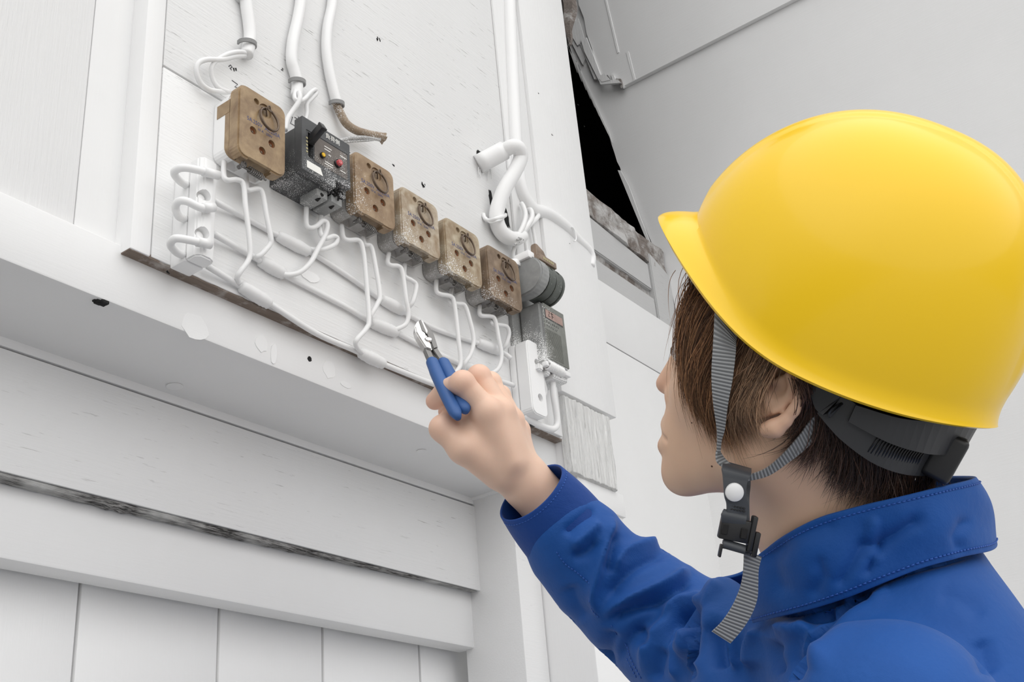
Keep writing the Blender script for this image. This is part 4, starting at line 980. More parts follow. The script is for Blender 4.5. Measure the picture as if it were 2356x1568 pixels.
# eyeballs, brows, nails, mole
M['eye'] = mat('eye_white', (.80, .78, .75), .2, coat=.5); M['iris'] = mat('dark_iris', (.03, .015, .01), .2, coat=.5); M['mole'] = mat('mole', (.10, .045, .03), .6); M['nail'] = mat('fingernail', (.74, .47, .38), .3, coat=.3)
for s in (-1, 1):
    bm = bmesh.new(); bmesh.ops.create_uvsphere(bm, u_segments=20, v_segments=12, radius=.0105, matrix=Matrix.Translation(h2w((.0705, -.012, .030*s)))); e = bmobj('eye', bm, M['eye'], body, 180)
    bm = bmesh.new(); bmesh.ops.create_uvsphere(bm, u_segments=16, v_segments=8, radius=.0056, matrix=Matrix.Translation(h2w((.0763, -.0142, .030*s)))); bmobj('iris', bm, M['iris'], body, 180)
    gs = []
    for k in range(60):
        t_ = random.random(); c = np.array([.0885-.012*t_*t_, .006+.005*math.sin(t_*2.5)-.003*t_, (.012+.030*t_)*s]); gs.append(tube_geo([h2w(c), h2w(c+np.array([.001, .003, .006*s]))], [.0003, .0001], 3, 1))
    V1, F1 = join_geo(gs); mesh('eyebrow', V1, F1, mat('eyebrow_hair', (.05, .025, .015), .6) if s < 0 else bpy.data.materials['eyebrow_hair'], body)
def on_head(px, py):
    """where the line of sight meets the skin of the head"""
    r = np.array([(px-1178)/F_PX, (784-py)/F_PX, -1.]); t = np.linspace(.70, 1.0, 600); p = c2h(r*t[:, None]).astype(np.float32)
    d = head_sdf(p); k = np.argmax(d < 0); return h2w(p[k])
for mx, my, mr in ((1638, 1072, .0008), (1592, 972, .0006), (1905, 1086, .0008)):
    bm = bmesh.new(); bmesh.ops.create_icosphere(bm, subdivisions=2, radius=mr, matrix=Matrix.Translation(on_head(mx, my))); bmobj('mole', bm, M['mole'], body, 180)
# ------------------------------------------------------------------ hair: a solid under-layer and drawn strands
def hair_under(p):
    h = head_sdf(p, False); m_ = polysd(p[..., 0], p[..., 1], SCALP)
    d = smax(h-.0045, m_+.006, .006); ea = np.minimum.reduce([np.linalg.norm(p-np.asarray(e, np.float32), axis=-1) for e in ear3[1:]])
    return smax(d, .015-ea, .003)
v, q = sdf_mesh(hair_under, (-.135, -.11, -.10), (.115, .15, .10), .003)
fastmesh('hair_underlayer', h2w(v), q, M['hair'], pr, np.tile([.030, .013, .007], (len(v), 1)))
G = {
 'fringe': [[(1592, 612, .03), (1575, 640, .036), (1568, 690, .04), (1572, 750, .043), (1586, 830, .045)],
  [(1610, 640, .045), (1584, 690, .05), (1578, 750, .052), (1588, 830, .053), (1606, 890, .053)],
  [(1640, 680, .056), (1606, 740, .060), (1596, 810, .061), (1606, 890, .061), (1634, 965, .058)],
  [(1672, 715, .066), (1636, 780, .068), (1608, 850, .067), (1614, 925, .064), (1655, 1012, .060)],
  [(1705, 750, .072), (1672, 820, .073), (1642, 890, .071), (1646, 955, .068), (1684, 1030, .062)],
  [(1735, 780, .077), (1706, 840, .077), (1680, 905, .074), (1676, 965, .071), (1706, 1040, .064)]],
 'side': [[(1735, 775, .078), (1716, 830, .079), (1700, 890, .076), (1692, 950, .073), (1712, 1020, .068)],
  [(1762, 800, .080), (1748, 840, .081), (1728, 890, .079), (1712, 940, .076), (1722, 1000, .071)],
  [(1786, 815, .081), (1768, 845, .083), (1744, 885, .082), (1728, 925, .079), (1728, 970, .074)]],
 'behind': [[(1842, 850, .076), (1852, 900, .075), (1850, 950, .072), (1845, 1000, .069), (1800, 1010, .068)],
  [(1862, 880, .076), (1868, 930, .075), (1862, 980, .071), (1852, 1020, .068), (1830, 1045, .066)],
  [(1900, 920, .074), (1900, 975, .072), (1888, 1025, .068), (1870, 1060, .066), (1846, 1085, .064)]],
 'nape': [[(1905, 950, .070), (1925, 1010, .066), (1918, 1060, .064), (1900, 1095, .062)],
  [(1935, 985, .066), (1948, 1040, .062), (1940, 1090, .058), (1925, 1130, .056)],
  [(1985, 1015, .060), (1990, 1070, .056), (1984, 1120, .052), (1965, 1160, .050)],
  [(2040, 1045, .050), (2042, 1090, .046), (2036, 1130, .042), (2020, 1172, .040)],
  [(2100, 1065, .036), (2100, 1100, .033), (2096, 1140, .030), (2085, 1175, .028)],
  [(2160, 1070, .015), (2158, 1100, .012), (2160, 1130, .012), (2165, 1160, .01)],
  [(2168, 1060, -.02), (2165, 1095, -.02), (2168, 1130, -.02), (2175, 1160, -.02)]]}
CNT = {'fringe': 2600, 'side': 1100, 'behind': 520, 'nape': 1300}
def strands(name, gl, cnt, cols, spread, seed, wild=.06):
    rg = np.random.default_rng(seed); K = 9
    gp = np.array([[hpx(*p) for p in crm([np.array(x_, float) for x_ in g], 4)] for g in gl]); gp = np.array([[np.array([np.interp(np.linspace(0, 1, K), np.linspace(0, 1, len(g)), g[:, k]) for k in range(3)]).T] for g in gp])[:, 0]
    a = rg.random(cnt)*(len(gl)-1); i = a.astype(int).clip(0, len(gl)-2); t = (a-i)[:, None, None]
    S_ = gp[i]*(1-t)+gp[i+1]*t
    tt = np.linspace(0, 1, K)[None, :, None]
    S_ = S_+rg.normal(0, 1, (cnt, 1, 3))*np.array([.0030, .0030, .0022])*spread+rg.normal(0, 1, (cnt, 1, 3))*np.array([.006, .004, .0025])*spread*tt**1.5
    wl = (rg.random(cnt) < wild)[:, None, None]; S_ = S_+wl*rg.normal(0, 1, (cnt, 1, 3))*np.array([.009, .006, .006])*tt**1.3
    ph = rg.random((cnt, 1, 1))*6.28; S_ = S_+np.sin(tt*7+ph)*.0012*rg.normal(0, 1, (cnt, 1, 3))*tt
    ln = .72+.28*rg.random(cnt)**.6; st = rg.random(cnt)*.12                # shorten individually
    u_ = st[:, None]+(ln-st)[:, None]*np.linspace(0, 1, K)[None]; idx = (u_*(K-1)).clip(0, K-1.001); i0 = idx.astype(int); fr_ = (idx-i0)[..., None]
    r_ = np.arange(cnt)[:, None]; S_ = S_[r_, i0]*(1-fr_)+S_[r_, np.minimum(i0+1, K-1)]*fr_
    for _ in range(3):                                                     # keep them outside the skin and close to it
        p = S_.astype(np.float32); d = head_sdf(p, True); e = 1e-3
        g = np.stack([head_sdf(p+np.eye(3, dtype=np.float32)[k]*e, False)-head_sdf(p, False) for k in range(3)], -1); g /= np.linalg.norm(g, axis=-1)[..., None]+1e-9
        lay = (.0018+.0055*rg.random(cnt)**1.2)[:, None] if _ == 0 else lay
        S_ = S_+g*np.clip(lay-d, 0, .02)[..., None]-g*np.clip(d-lay-.006, 0, .02)[..., None]*.6*(1-wl)
    Wp = h2w(S_.reshape(-1, 3)).reshape(cnt, K, 3)
    tg = np.gradient(Wp, axis=1); tg /= np.linalg.norm(tg, axis=-1)[..., None]+1e-9
    vd = Wp-C0; a1 = np.cross(tg, vd); a1 /= np.linalg.norm(a1, axis=-1)[..., None]+1e-9; a2 = np.cross(tg, a1)
    rad = (.00026*(.7+.6*rg.random(cnt)))[:, None]*np.interp(np.linspace(0, 1, K), [0, .6, 1], [1, .85, .12])[None]
    ring = np.stack([Wp+rad[..., None]*(math.cos(2.094*k)*a1+math.sin(2.094*k)*a2) for k in range(3)], 2)
    V1 = ring.reshape(-1, 3); b = np.arange(cnt)[:, None, None]*K*3+np.arange(K-1)[None, :, None]*3; k0 = np.arange(3)[None, None]; k1 = (k0+1) % 3
    Q1 = np.stack([b+k0, b+k1, b+3+k1, b+3+k0], -1).reshape(-1, 4)
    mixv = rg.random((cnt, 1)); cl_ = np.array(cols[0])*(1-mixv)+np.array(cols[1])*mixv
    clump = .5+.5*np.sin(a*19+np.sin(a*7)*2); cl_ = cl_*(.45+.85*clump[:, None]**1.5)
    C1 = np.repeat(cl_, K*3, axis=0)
    hl = [o for o in pr.children if o.name.startswith('hair_underlayer')][0]
    o = fastmesh(name, V1, Q1, M['hair'], pr, C1); o['kind'] = 'stuff'; return o
strands('hair', G['fringe'], CNT['fringe'], ((.16, .066, .030), (.55, .29, .14)), 1.1, 1, .09)
strands('hair', G['side'], CNT['side'], ((.20, .10, .05), (.62, .40, .25)), 1.1, 2, .12)
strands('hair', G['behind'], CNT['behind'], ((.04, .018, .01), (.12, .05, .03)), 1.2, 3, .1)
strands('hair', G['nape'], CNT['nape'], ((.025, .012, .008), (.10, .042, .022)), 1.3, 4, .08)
# ------------------------------------------------------------------ jacket
def st(px, py, d, r): return (camp(px, py, d), r)
SLV = [st(1296, 1218, 1.122, .040), st(1318, 1245, 1.122, .045), st(1380, 1320, 1.12, .048), st(1462, 1385, 1.115, .055), st(1545, 1450, 1.10, .058), st(1640, 1530, 1.06, .062), st(1760, 1600, 1.0, .066)]
bot = [(1752, 1424, .868), (1800, 1412, .838), (1870, 1396, .816), (1950, 1370, .803), (2040, 1334, .796), (2120, 1304, .794), (2200, 1282, .806), (2262, 1268, .836), (2262, 1250, .880), (2200, 1240, .930), (2080, 1245, .965), (1950, 1270, .985), (1850, 1310, .995), (1760, 1360, .995), (1700, 1400, .990)]
LOOPB = crm([camp(*p) for p in bot], 1)
_c = LOOPB.mean(0); _n = np.linalg.svd(LOOPB-_c)[2][2]; _n *= np.sign(_n@CR['up']); _e1 = CR['L']-_n*(CR['L']@_n); _e1 /= np.linalg.norm(_e1); _e2 = np.cross(_n, _e1)
_LB = crm(LOOPB, 4); _q = _LB-_c; _an = np.arctan2(_q@_e2, _q@_e1); _o = np.argsort(_an); _an = _an[_o]; _r0 = np.hypot(_q@_e1, _q@_e2)[_o]; _h0 = (_q@_n)[_o]
_an = np.r_[_an-2*math.pi, _an, _an+2*math.pi]; _r0 = np.tile(_r0, 3); _h0 = np.tile(_h0, 3)
def yoke(p):
    q = p-_c.astype(np.float32); h = q@_n.astype(np.float32); x = q@_e1.astype(np.float32); y = q@_e2.astype(np.float32); a = np.arctan2(y, x); r = np.hypot(x, y)
    R0 = np.interp(a, _an, _r0)-.0045; H0_ = np.interp(a, _an, _h0); t = np.clip(-(h-H0_)/.12, 0, 1)
    ca = np.abs(np.cos(a)); R1 = np.maximum(.105+.065*ca**1.5, R0+.012)
    R = R0+(R1-R0)*(t**.85)
    return np.maximum((r-R)*.72, np.maximum(h-H0_-.001, -(h-H0_)-.17)).astype(np.float32)
LR = np.array([CR['L'], CR['up'], CR['Fr']])
def jacket_sdf(p):
    d = ell(p, NB-CR['up']*.265, (.185, .225, .122), LR)
    d = smin(d, ell(p, NB-CR['up']*.045+CR['Fr']*-.005, (.085, .030, .070), LR), .03)
    d = smin(d, cap(p, NB+CR['L']*.035-CR['up']*.095, shL, .042, .060), .045)
    d = smin(d, cap(p, shL, NB+CR['L']*.175-CR['up']*.34+CR['Fr']*.03, .060, .058), .035)
    d = smin(d, cap(p, NB-CR['L']*.05-CR['up']*.045, NB-CR['L']*.155-CR['up']*.075, .055, .064), .03)
    d = smin(d, cap(p, camp(1690, 1450, .955), camp(1720, 1620, .93), .028, .050), .030)
    d = smin(d, cap(p, camp(1664, 1374, .975), camp(1648, 1480, .985), .0145, .032), .014); d = smin(d, cap(p, camp(1664, 1374, .975), camp(1720, 1420, .950), .0135, .018), .012)
    a = chain(p, [s[0] for s in SLV], [s[1] for s in SLV], .012)
    d = smin(d, yoke(p), .016)
    return smin(d, a, .018)
lo = np.min([SLV[0][0], NB-CR['up']*.36, shL, shR-CR['up']*.3], axis=0)-.09; hi = np.max([SLV[0][0], NB, shL, shR, SLV[3][0]], axis=0)+.09
hi[2] = min(hi[2], -.58)
v, q = sdf_mesh(jacket_sdf, lo, hi, .0026)
n_ = vnormals(v, q)
def fold(pl, wdt, amp, depth=None, tol=.12, asym=0.):
    """raise (amp>0) or sink a crease running along a polyline; distances measured on the cloth where it faces us"""
    global v
    px, py = c2px(v); pl = crm([np.array(p, float) for p in pl], 5) if len(pl) > 2 else np.array(pl, float); best = np.full(len(v), 1e9); bt = np.zeros(len(v)); L = len(pl)-1
    m_ = (px > pl[:, 0].min()-3*wdt) & (px < pl[:, 0].max()+3*wdt) & (py > pl[:, 1].min()-3*wdt) & (py < pl[:, 1].max()+3*wdt) & ((n_*-v).sum(1) > -.1*np.linalg.norm(v, axis=1))
    ii = np.where(m_)[0]; x = px[ii]; y = py[ii]; b = np.full(len(ii), 1e9); t_ = np.zeros(len(ii)); sg = np.zeros(len(ii))
    for k in range(L):
        e = pl[k+1]-pl[k]; t = np.clip(((x-pl[k, 0])*e[0]+(y-pl[k, 1])*e[1])/(e@e+1e-9), 0, 1); dx = x-pl[k, 0]-t*e[0]; dy = y-pl[k, 1]-t*e[1]; d = np.hypot(dx, dy); u = d < b
        b[u] = d[u]; t_[u] = (k+t[u])/L; sg[u] = np.sign(dx[u]*e[1]-dy[u]*e[0])
    w_ = wdt*(1+asym*sg); f_ = amp*1.75*np.exp(-(b/(w_*.86))**1.6)*np.minimum(1, np.minimum(t_/.18, (1-t_)/.18).clip(0)+.15)
    v[ii] += n_[ii]*f_[:, None]
def cp(x, y): return (1140+x/3.086, 1060+y/3.086)
Fd = [([(826, 400), (800, 520), (755, 680), (712, 860), (700, 980), (735, 1095)], 15, .0060),
      ([(1370, 775), (1260, 850), (1090, 925), (930, 985), (765, 1095)], 16, .0058), ([(1395, 835), (1280, 925), (1110, 1000), (910, 1070), (800, 1130)], 14, -.0058),
      ([(1230, 640), (1100, 690), (970, 770), (860, 880), (790, 980)], 16, -.0048), ([(1190, 575), (1040, 600), (910, 650), (840, 780)], 15, .0042),
      ([(1500, 960), (1400, 1000), (1290, 1015), (1190, 1120), (1095, 1270), (1045, 1520)], 19, .0062), ([(1490, 1040), (1390, 1070), (1325, 1090), (1280, 1190), (1245, 1330)], 12, -.0065),
      ([(1230, 1010), (1120, 1100), (1000, 1200), (905, 1320), (860, 1460)], 19, -.0048), ([(1345, 1180), (1290, 1300), (1270, 1420), (1290, 1560)], 12, .0048),
      ([(1430, 1120), (1385, 1260), (1360, 1400), (1400, 1540)], 14, -.0075), ([(1475, 1180), (1408, 1330), (1430, 1500)], 12, .0050),
      ([(715, 340), (600, 420), (480, 520)], 14, -.0035), ([(745, 430), (640, 530), (540, 610)], 13, .0035), ([(740, 560), (640, 650), (540, 680)], 13, -.0035), ([(870, 500), (830, 640), (790, 800)], 12, -.0040),
      ([(1020, 1180), (1050, 1240), (1010, 1310)], 12, -.004), ([(520, 880), (560, 1010), (640, 1140)], 26, -.0035), ([(830, 1200), (795, 1320), (785, 1460)], 20, -.0045), ([(1180, 1320), (1150, 1440), (1130, 1560)], 18, -.0045)]
for pl, w_, a_ in Fd: fold([cp(*p) for p in pl], w_, a_)
def ct(x, y): return (1580+x/2.76, 1000+y/2.76)
Ft = [([(200, 920), (160, 990), (130, 1090), (110, 1250)], 18, .003), ([(40, 1080), (30, 1250), (20, 1450)], 14, -.005), ([(180, 1200), (200, 1350), (240, 1480)], 24, -.007), ([(330, 1230), (330, 1350), (320, 1500)], 10, .006),
      ([(1230, 930), (1080, 1000), (940, 1100), (800, 1260), (700, 1400), (650, 1560)], 26, -.0105), ([(1280, 960), (1120, 1050), (960, 1180), (850, 1330), (790, 1500)], 26, .006),
      ([(940, 1100), (800, 1140), (640, 1150)], 20, -.006), ([(560, 1230), (700, 1240), (800, 1200)], 20, .005), ([(480, 1220), (430, 1330), (420, 1480)], 18, .006), ([(560, 1300), (540, 1400), (590, 1520)], 18, -.005),
      ([(1880, 1290), (1900, 1400), (1940, 1520)], 26, -.003), ([(1600, 1000), (1760, 1040), (1900, 1150)], 30, -.002)]
Ft += [([(490, 1145), (640, 1135), (800, 1100), (940, 1060), (1100, 990), (1280, 905), (1450, 850), (1650, 800), (1860, 755)], 7, -.0035)]
for pl, w_, a_ in Ft: fold([ct(*p) for p in pl], w_, a_)
# gentle unevenness of worn cotton
ns = np.array([noise.noise(Vector(p*22)) for p in v[::1]]) 
v += n_*(ns*.0012)[:, None]
jk = fastmesh('jacket', c2w(v), q, M['blue'], pr)
def loft(name, loops, m, parent, closed=True, thick=.0016, sub=1, uv=False):
    L = [np.asarray(l) for l in loops]; n = len(L[0]); V1 = np.vstack(L); Q1 = []
    for i in range(len(L)-1):
        for k in range(n if closed else n-1):
            j = (k+1) % n; Q1.append((i*n+k, i*n+j, (i+1)*n+j, (i+1)*n+k))
    o = mesh(name, V1, Q1, m, parent)
    if thick:
        s = o.modifiers.new('thickness', 'SOLIDIFY'); s.thickness = thick; s.offset = 0; s.use_rim = True
        b = o.modifiers.new('soft', 'BEVEL'); b.width = thick*.35; b.segments = 2; b.limit_method = 'ANGLE'; b.angle_limit = math.radians(60)
    return o
# cuff
def ring(c, e1, e2, r1, r2, n=48, wob=0, seed=0, prof=1.0):
    return np.array([c+e1*r1*math.cos(a)+e2*r2*math.sin(a)*prof+e1*wob*math.sin(3*a+seed)+e2*wob*math.cos(2*a+seed) for a in np.linspace(0, 2*math.pi, n, endpoint=False)])
cA, cB = camp(1222, 1131, 1.112), camp(1309, 1232, 1.122)
axc = (cB-cA)/np.linalg.norm(cB-cA)
loops = []
for k in np.linspace(0, 1, 14):
    c = cA+(cB-cA)*k; e1 = np.array([.72, .69, 0.]); e1 -= axc*(e1@axc)*.9; e1 /= np.linalg.norm(e1); e2 = np.array([0, 0, 1.])+np.array([.70, -.70, 0])*(.42-.10*k); e2 /= np.linalg.norm(e2)
    r1 = .0362+(.0425-.0362)*k+.0012*math.sin(k*3); loops.append(c2w(ring(c, e1, e2, r1, .031+.008*k, wob=.0006+.0004*k, seed=1+k*2)))
cuff = loft('cuff', loops, M['bluecuff'], jk, True, .0024)
def seam(pts_fn, name, parent, r=.00055, dash=True, m=None, step=.0034):
    """stitches: short threads lying on the cloth"""
    P_ = crm(pts_fn, 8); seg_ = np.linalg.norm(np.diff(P_, axis=0), axis=1); s_ = np.r_[0, np.cumsum(seg_)]; gs = []; x = 0
    while x+step*.7 < s_[-1]:
        a = np.array([np.interp(x, s_, P_[:, k]) for k in range(3)]); b = np.array([np.interp(x+step*.68, s_, P_[:, k]) for k in range(3)]); gs.append(tube_geo([a, b], r, 4, 1)); x += step
    V1, F1 = join_geo(gs); o = mesh(name, V1, F1, m or M['thread'], parent); o['kind'] = 'stuff'; return o
for k_ in (1, 11, 13):
    lp = loops[k_]; cc = lp.mean(0); near = [cc+(p-cc)*1.035 for p in lp[1:25]]; seam(near, 'stitching', cuff)
# collar: stands round the neck, open at the front
top = [(1731, 1305, .866), (1745, 1275, .846), (1800, 1232, .820), (1880, 1192, .803), (1980, 1163, .795), (2070, 1142, .790), (2160, 1120, .795), (2237, 1101, .822), (2228, 1095, .860), (2150, 1098, .900), (2050, 1120, .935), (1930, 1170, .955), (1820, 1230, .975), (1720, 1310, .985), (1644, 1332, .990)]
B3 = crm([camp(*p) for p in bot], 12); T3 = crm([camp(*p) for p in top], 12)
m_ = len(B3); loops = []
for k in np.linspace(0, 1, 26):
    R_ = B3*(1-k)+T3*k; c = R_.mean(0); bulge = math.sin(k*math.pi)
    out = R_-c; out /= np.linalg.norm(out, axis=1)[:, None]
    ii = np.arange(m_)/m_
    wv = .0022*np.sin(ii*34+k*2.2)*bulge+.0018*np.sin(ii*13+k*3)*k
    loops.append(c2w(R_+out*(.003*bulge+.0062*(1-k)**1.2+wv)[:, None] if True else R_))
def cfold(lps, pl, wd, amp):
    pl = np.array(pl, float)
    for lp in lps:
        cm_ = (lp-C0) @ MC; x, y = c2px(cm_); b = np.full(len(x), 1e9)
        for k in range(len(pl)-1):
            e = pl[k+1]-pl[k]; t = np.clip(((x-pl[k, 0])*e[0]+(y-pl[k, 1])*e[1])/(e@e), 0, 1); b = np.minimum(b, np.hypot(x-pl[k, 0]-t*e[0], y-pl[k, 1]-t*e[1]))
        near = np.arange(len(x)) < 92; cc = lp.mean(0); o_ = lp-cc; o_ /= np.linalg.norm(o_, axis=1)[:, None]
        lp += o_*(amp*np.exp(-(b/wd)**2)*near)[:, None]
for pl_, w_, a_ in (([(1450, 545), (1300, 640), (1170, 700)], 16, -.0065), ([(1230, 700), (1180, 800), (1150, 860)], 9, -.0045), ([(1100, 700), (1030, 840), (980, 920)], 14, -.0045), ([(1180, 560), (1160, 700), (1200, 780)], 12, .004), ([(1740, 560), (1700, 640), (1720, 700)], 14, -.004), ([(540, 760), (680, 660), (900, 580)], 18, -.003), ([(840, 820), (860, 900), (820, 980)], 16, -.003), ([(620, 720), (560, 820), (600, 960)], 20, -.003)): cfold(loops, [ct(*p) for p in pl_], w_, a_)
clr = loft('collar', loops, M['blue'], jk, False, .0034)
for kk in (2, 23): 
    lp = loops[kk]; cc = lp.mean(0); seam([cc+(p-cc)*1.024 for p in lp[:94:2]], 'stitching', clr)
# seam lines on the sleeve
def on_jacket(px, py):
    r = np.array([(px-1178)/F_PX, (784-py)/F_PX, -1.]); t = np.linspace(.62, 1.3, 700); p = (r*t[:, None]).astype(np.float32); d = jacket_sdf(p); k = np.argmax(d < 0)
    # nearest displaced vertex towards us
    w0 = p[k]; dd = np.linalg.norm(v-w0, axis=1); c = np.argsort(dd)[:40]; a_, b_ = c2px(v[c]); j = c[np.argmin(np.hypot(a_-px, b_-py))]
    return c2w(v[j]+n_[j]*.0006)
for pl in ([(440, 640), (490, 720), (580, 790), (660, 850), (700, 900)], [(680, 990), (690, 1070), (750, 1130)], [(820, 1160), (850, 1230), (920, 1320), (960, 1400), (1000, 1480), (1040, 1550)], [(930, 1400), (970, 1480), (1010, 1550)]):
    seam([on_jacket(*cp(*p)) for p in pl], 'stitching', jk)
# ------------------------------------------------------------------ hard hat
hat = empty('hard_hat', tuple(h2w((-.01, .04, 0))), label='glossy yellow hard hat with a small front brim and grey chin straps', cat='helmet')
NA, NV = 160, 64; vs = []
FC = -.0107
for j in range(NV+1):
    t = j/NV
    for i in range(NA):
        a = 2*math.pi*i/NA; ca, sa = math.cos(a), math.sin(a)
        urim = .0166+(.0514*max(0, ca)**2.0+.0236*max(0, -ca)**2.0)
        A_ = .1240 if ca > 0 else .1277
        B_ = .1041; w_ = max(0, ca)**2
        if t < .12:      # flare and brim
            k = t/.12; fl = (1-k)**1.6*(1-w_)+(1-k**2.2)*w_; e = (.004+.0222*max(0, ca)**3)*fl
            f = FC+A_*ca+e*ca; s = B_*sa+e*sa; u = urim+.015*k**1.3
        else:
            k = (t-.12)/.88; th = k*math.pi/2; u0 = urim+.015; top_ = .2085
            r = math.cos(th)**(.92-.14*w_); u = u0+(top_-u0)*math.sin(th)**1.02
            f = FC+A_*r*ca-.0146*math.sin(th)**2; s = B_*r*sa*(1+.02*math.sin(min(th*2, math.pi)))
        s *= 1-.079*max(0, ca)**1.5
        rid = max(0, 1-(abs(s)/.027)**8)*.0022 if t > .14 else 0
        if t > .14: rid *= min(1, (t-.14)/.08)
        p = np.array([f, u, s]); cen = np.array([FC, .05, 0]); dn = (p-cen)/np.linalg.norm(p-cen); vs.append(p+dn*rid)
fs = []
for j in range(NV):
    for i in range(NA): a = j*NA+i; b = j*NA+(i+1) % NA; fs.append((a, b, b+NA, a+NA))
sh = mesh('shell', h2w(np.array(vs)), fs, M['helmet'], hat)
s_ = sh.modifiers.new('thickness', 'SOLIDIFY'); s_.thickness = .0028; s_.offset = -1 if False else 1; s_.offset = 0
b_ = sh.modifiers.new('rolled_edge', 'BEVEL'); b_.width = .0011; b_.segments = 3; b_.limit_method = 'ANGLE'; b_.angle_limit = math.radians(50)
# black suspension: headband, nape strap with ribs, adjuster
def band(name, pts, hw, th, m, parent, upv=(0, 1, 0), n=5):
    C_ = crm([np.array(p, float) for p in pts], n); T = np.gradient(C_, axis=0); T /= np.linalg.norm(T, axis=1)[:, None]; vs = []
    wd = np.interp(np.linspace(0, 1, len(C_)), np.linspace(0, 1, len(hw)), hw)
    for c, t, w_ in zip(C_, T, wd):
        u = np.array(upv, float); u -= t*(u@t); u /= np.linalg.norm(u); n0 = np.cross(t, u)
        for a, b in ((1, .5), (1, -.5), (-1, -.5), (-1, .5)): vs.append(c+u*w_*a+n0*th*b)
    fs = []
    for i in range(len(C_)-1):
        for k in range(4): a = i*4+k; b = i*4+(k+1) % 4; fs.append((a, b, b+4, a+4))
    fs += [(0, 1, 2, 3), tuple(4*(len(C_)-1)+k for k in (3, 2, 1, 0))]
    return C_, mesh(name, h2w(np.array(vs)), fs, m, parent, False)
def arc(a0, a1, A, Bb, fc, u0, u1, n=12): return [(fc+A*math.cos(a), u0+(u1-u0)*i/(n-1), Bb*math.sin(a)) for i, a in enumerate(np.linspace(a0, a1, n))]
_, hbnd = band('headband', arc(math.radians(-60), math.radians(238), .108, .084, -.012, .045, .045, 30), [.012], .003, M['suspension'], hat)
nap = [hpx(1905, 925, .084), hpx(1960, 975, .082), hpx(2025, 1020, .075), hpx(2085, 1043, .058), hpx(2140, 1050, .035), hpx(2180, 1040, .0), tuple(np.array(hpx(2140, 1050, .035))*[1, 1, -1]), tuple(np.array(hpx(2025, 1020, .075))*[1, 1, -1])]
C_, nb = band('nape_band', nap, [.010, .0125, .0135, .014, .014, .014, .0135, .012], .0035, M['suspension'], hat)
for k in range(9):
    c = C_[9+k]; t_ = C_[10+k]-C_[8+k]; t_ /= np.linalg.norm(t_); u = np.array([-.25, 1, 0.]); u -= t_*(u@t_); u /= np.linalg.norm(u); nn = np.cross(t_, u); nn *= np.sign(nn@(c-np.array([-.03, 0, 0])))
    if nn[2] < 0 and c[2] > 0: nn = -nn
    for hh in (0, .5):
        cc = c+(C_[10+k]-c)*hh
        v1, f1 = tube_geo([h2w(cc+nn*.0022-u*.0085), h2w(cc+nn*.0022+u*.0085)], .0007, 5, 1); mesh('rib', v1, f1, M['bplastic'], nb)
kn = bmesh.new()
kc = np.array(hpx(2172, 1042, .012)); R3 = Matrix([[*(MC@HF), 0], [*(MC@HU), 0], [*(MC@HS), 0], [0, 0, 0, 1]]).transposed()
bbox(kn, -.011, .010, -.017, .017, -.030, .030, .004, 3, Matrix.Translation(h2w(kc)) @ R3)
bmobj('adjuster', kn, M['bplastic'], hat)
band('side_hanger', [hpx(1888, 880, .088), hpx(1905, 925, .087), hpx(1925, 945, .087)], [.008, .009, .006], .004, M['suspension'], hat, (1, .2, 0))
band('upper_rear_band', [hpx(1960, 950, .086), hpx(2060, 990, .080), hpx(2150, 1005, .06), hpx(2225, 1005, .02), hpx(2230, 1000, -.02)], [.006, .009, .012, .013, .013], .003, M['suspension'], hat)
# ------------------------------------------------------------------ chin straps (webbing ribbons given by their two edges)
def ribbon(name, A, B, th, m, parent, n=8, uvlen=.0022):
    a = crm([camp(*p) for p in A], n); b = crm([camp(*p) for p in B], n); T = np.gradient((a+b)/2, axis=0); w_ = b-a; N_ = np.cross(T, w_); N_ /= np.linalg.norm(N_, axis=1)[:, None]
    vs = []; L = np.r_[0, np.cumsum(np.linalg.norm(np.diff((a+b)/2, axis=0), axis=1))]
    for i in range(len(a)):
        for q_ in (a[i]+N_[i]*th/2, b[i]+N_[i]*th/2, b[i]-N_[i]*th/2, a[i]-N_[i]*th/2): vs.append(q_)
    fs = []
    for i in range(len(a)-1):
        for k in range(4): x = i*4+k; y = i*4+(k+1) % 4; fs.append((x, y, y+4, x+4))
    fs += [(0, 1, 2, 3), tuple(4*(len(a)-1)+k for k in (3, 2, 1, 0))]
    o = mesh(name, c2w(np.array(vs)), fs, m, parent, False); uvl = o.data.uv_layers.new(name='UVMap')
    for pl in o.data.polygons:
        for li in pl.loop_indices: vi = o.data.loops[li].vertex_index; uvl.data[li].uv = (L[vi//4]*131., (vi % 4 in (1, 2))*1.0)
    return o
ribbon('front_strap', [(1652, 690, .800), (1645, 720, .795), (1640, 800, .790), (1637, 860, .788), (1640, 920, .788), (1648, 980, .792), (1650, 1010, .795), (1650, 1042, .797)], [(1700, 755, .794), (1694, 780, .790), (1693, 810, .786), (1686, 870, .784), (1675, 930, .786), (1668, 985, .792), (1660, 1012, .796), (1656, 1042, .799)], .0013, M['web'], hat)
ribbon('front_strap_lower', [(1649, 1036, .797), (1648, 1052, .796), (1652, 1064, .794), (1664, 1074, .792)], [(1655, 1036, .800), (1662, 1048, .802), (1668, 1056, .802), (1680, 1068, .800)], .0013, M['web'], hat)
ribbon('rear_strap', [(1946, 914, .785), (1905, 936, .785), (1870, 960, .784), (1840, 1000, .786), (1800, 1045, .790), (1760, 1078, .794), (1712, 1096, .796)], [(1972, 936, .787), (1930, 962, .788), (1892, 990, .788), (1855, 1030, .790), (1812, 1064, .793), (1766, 1094, .796), (1712, 1107, .798)], .0013, M['web'], hat)
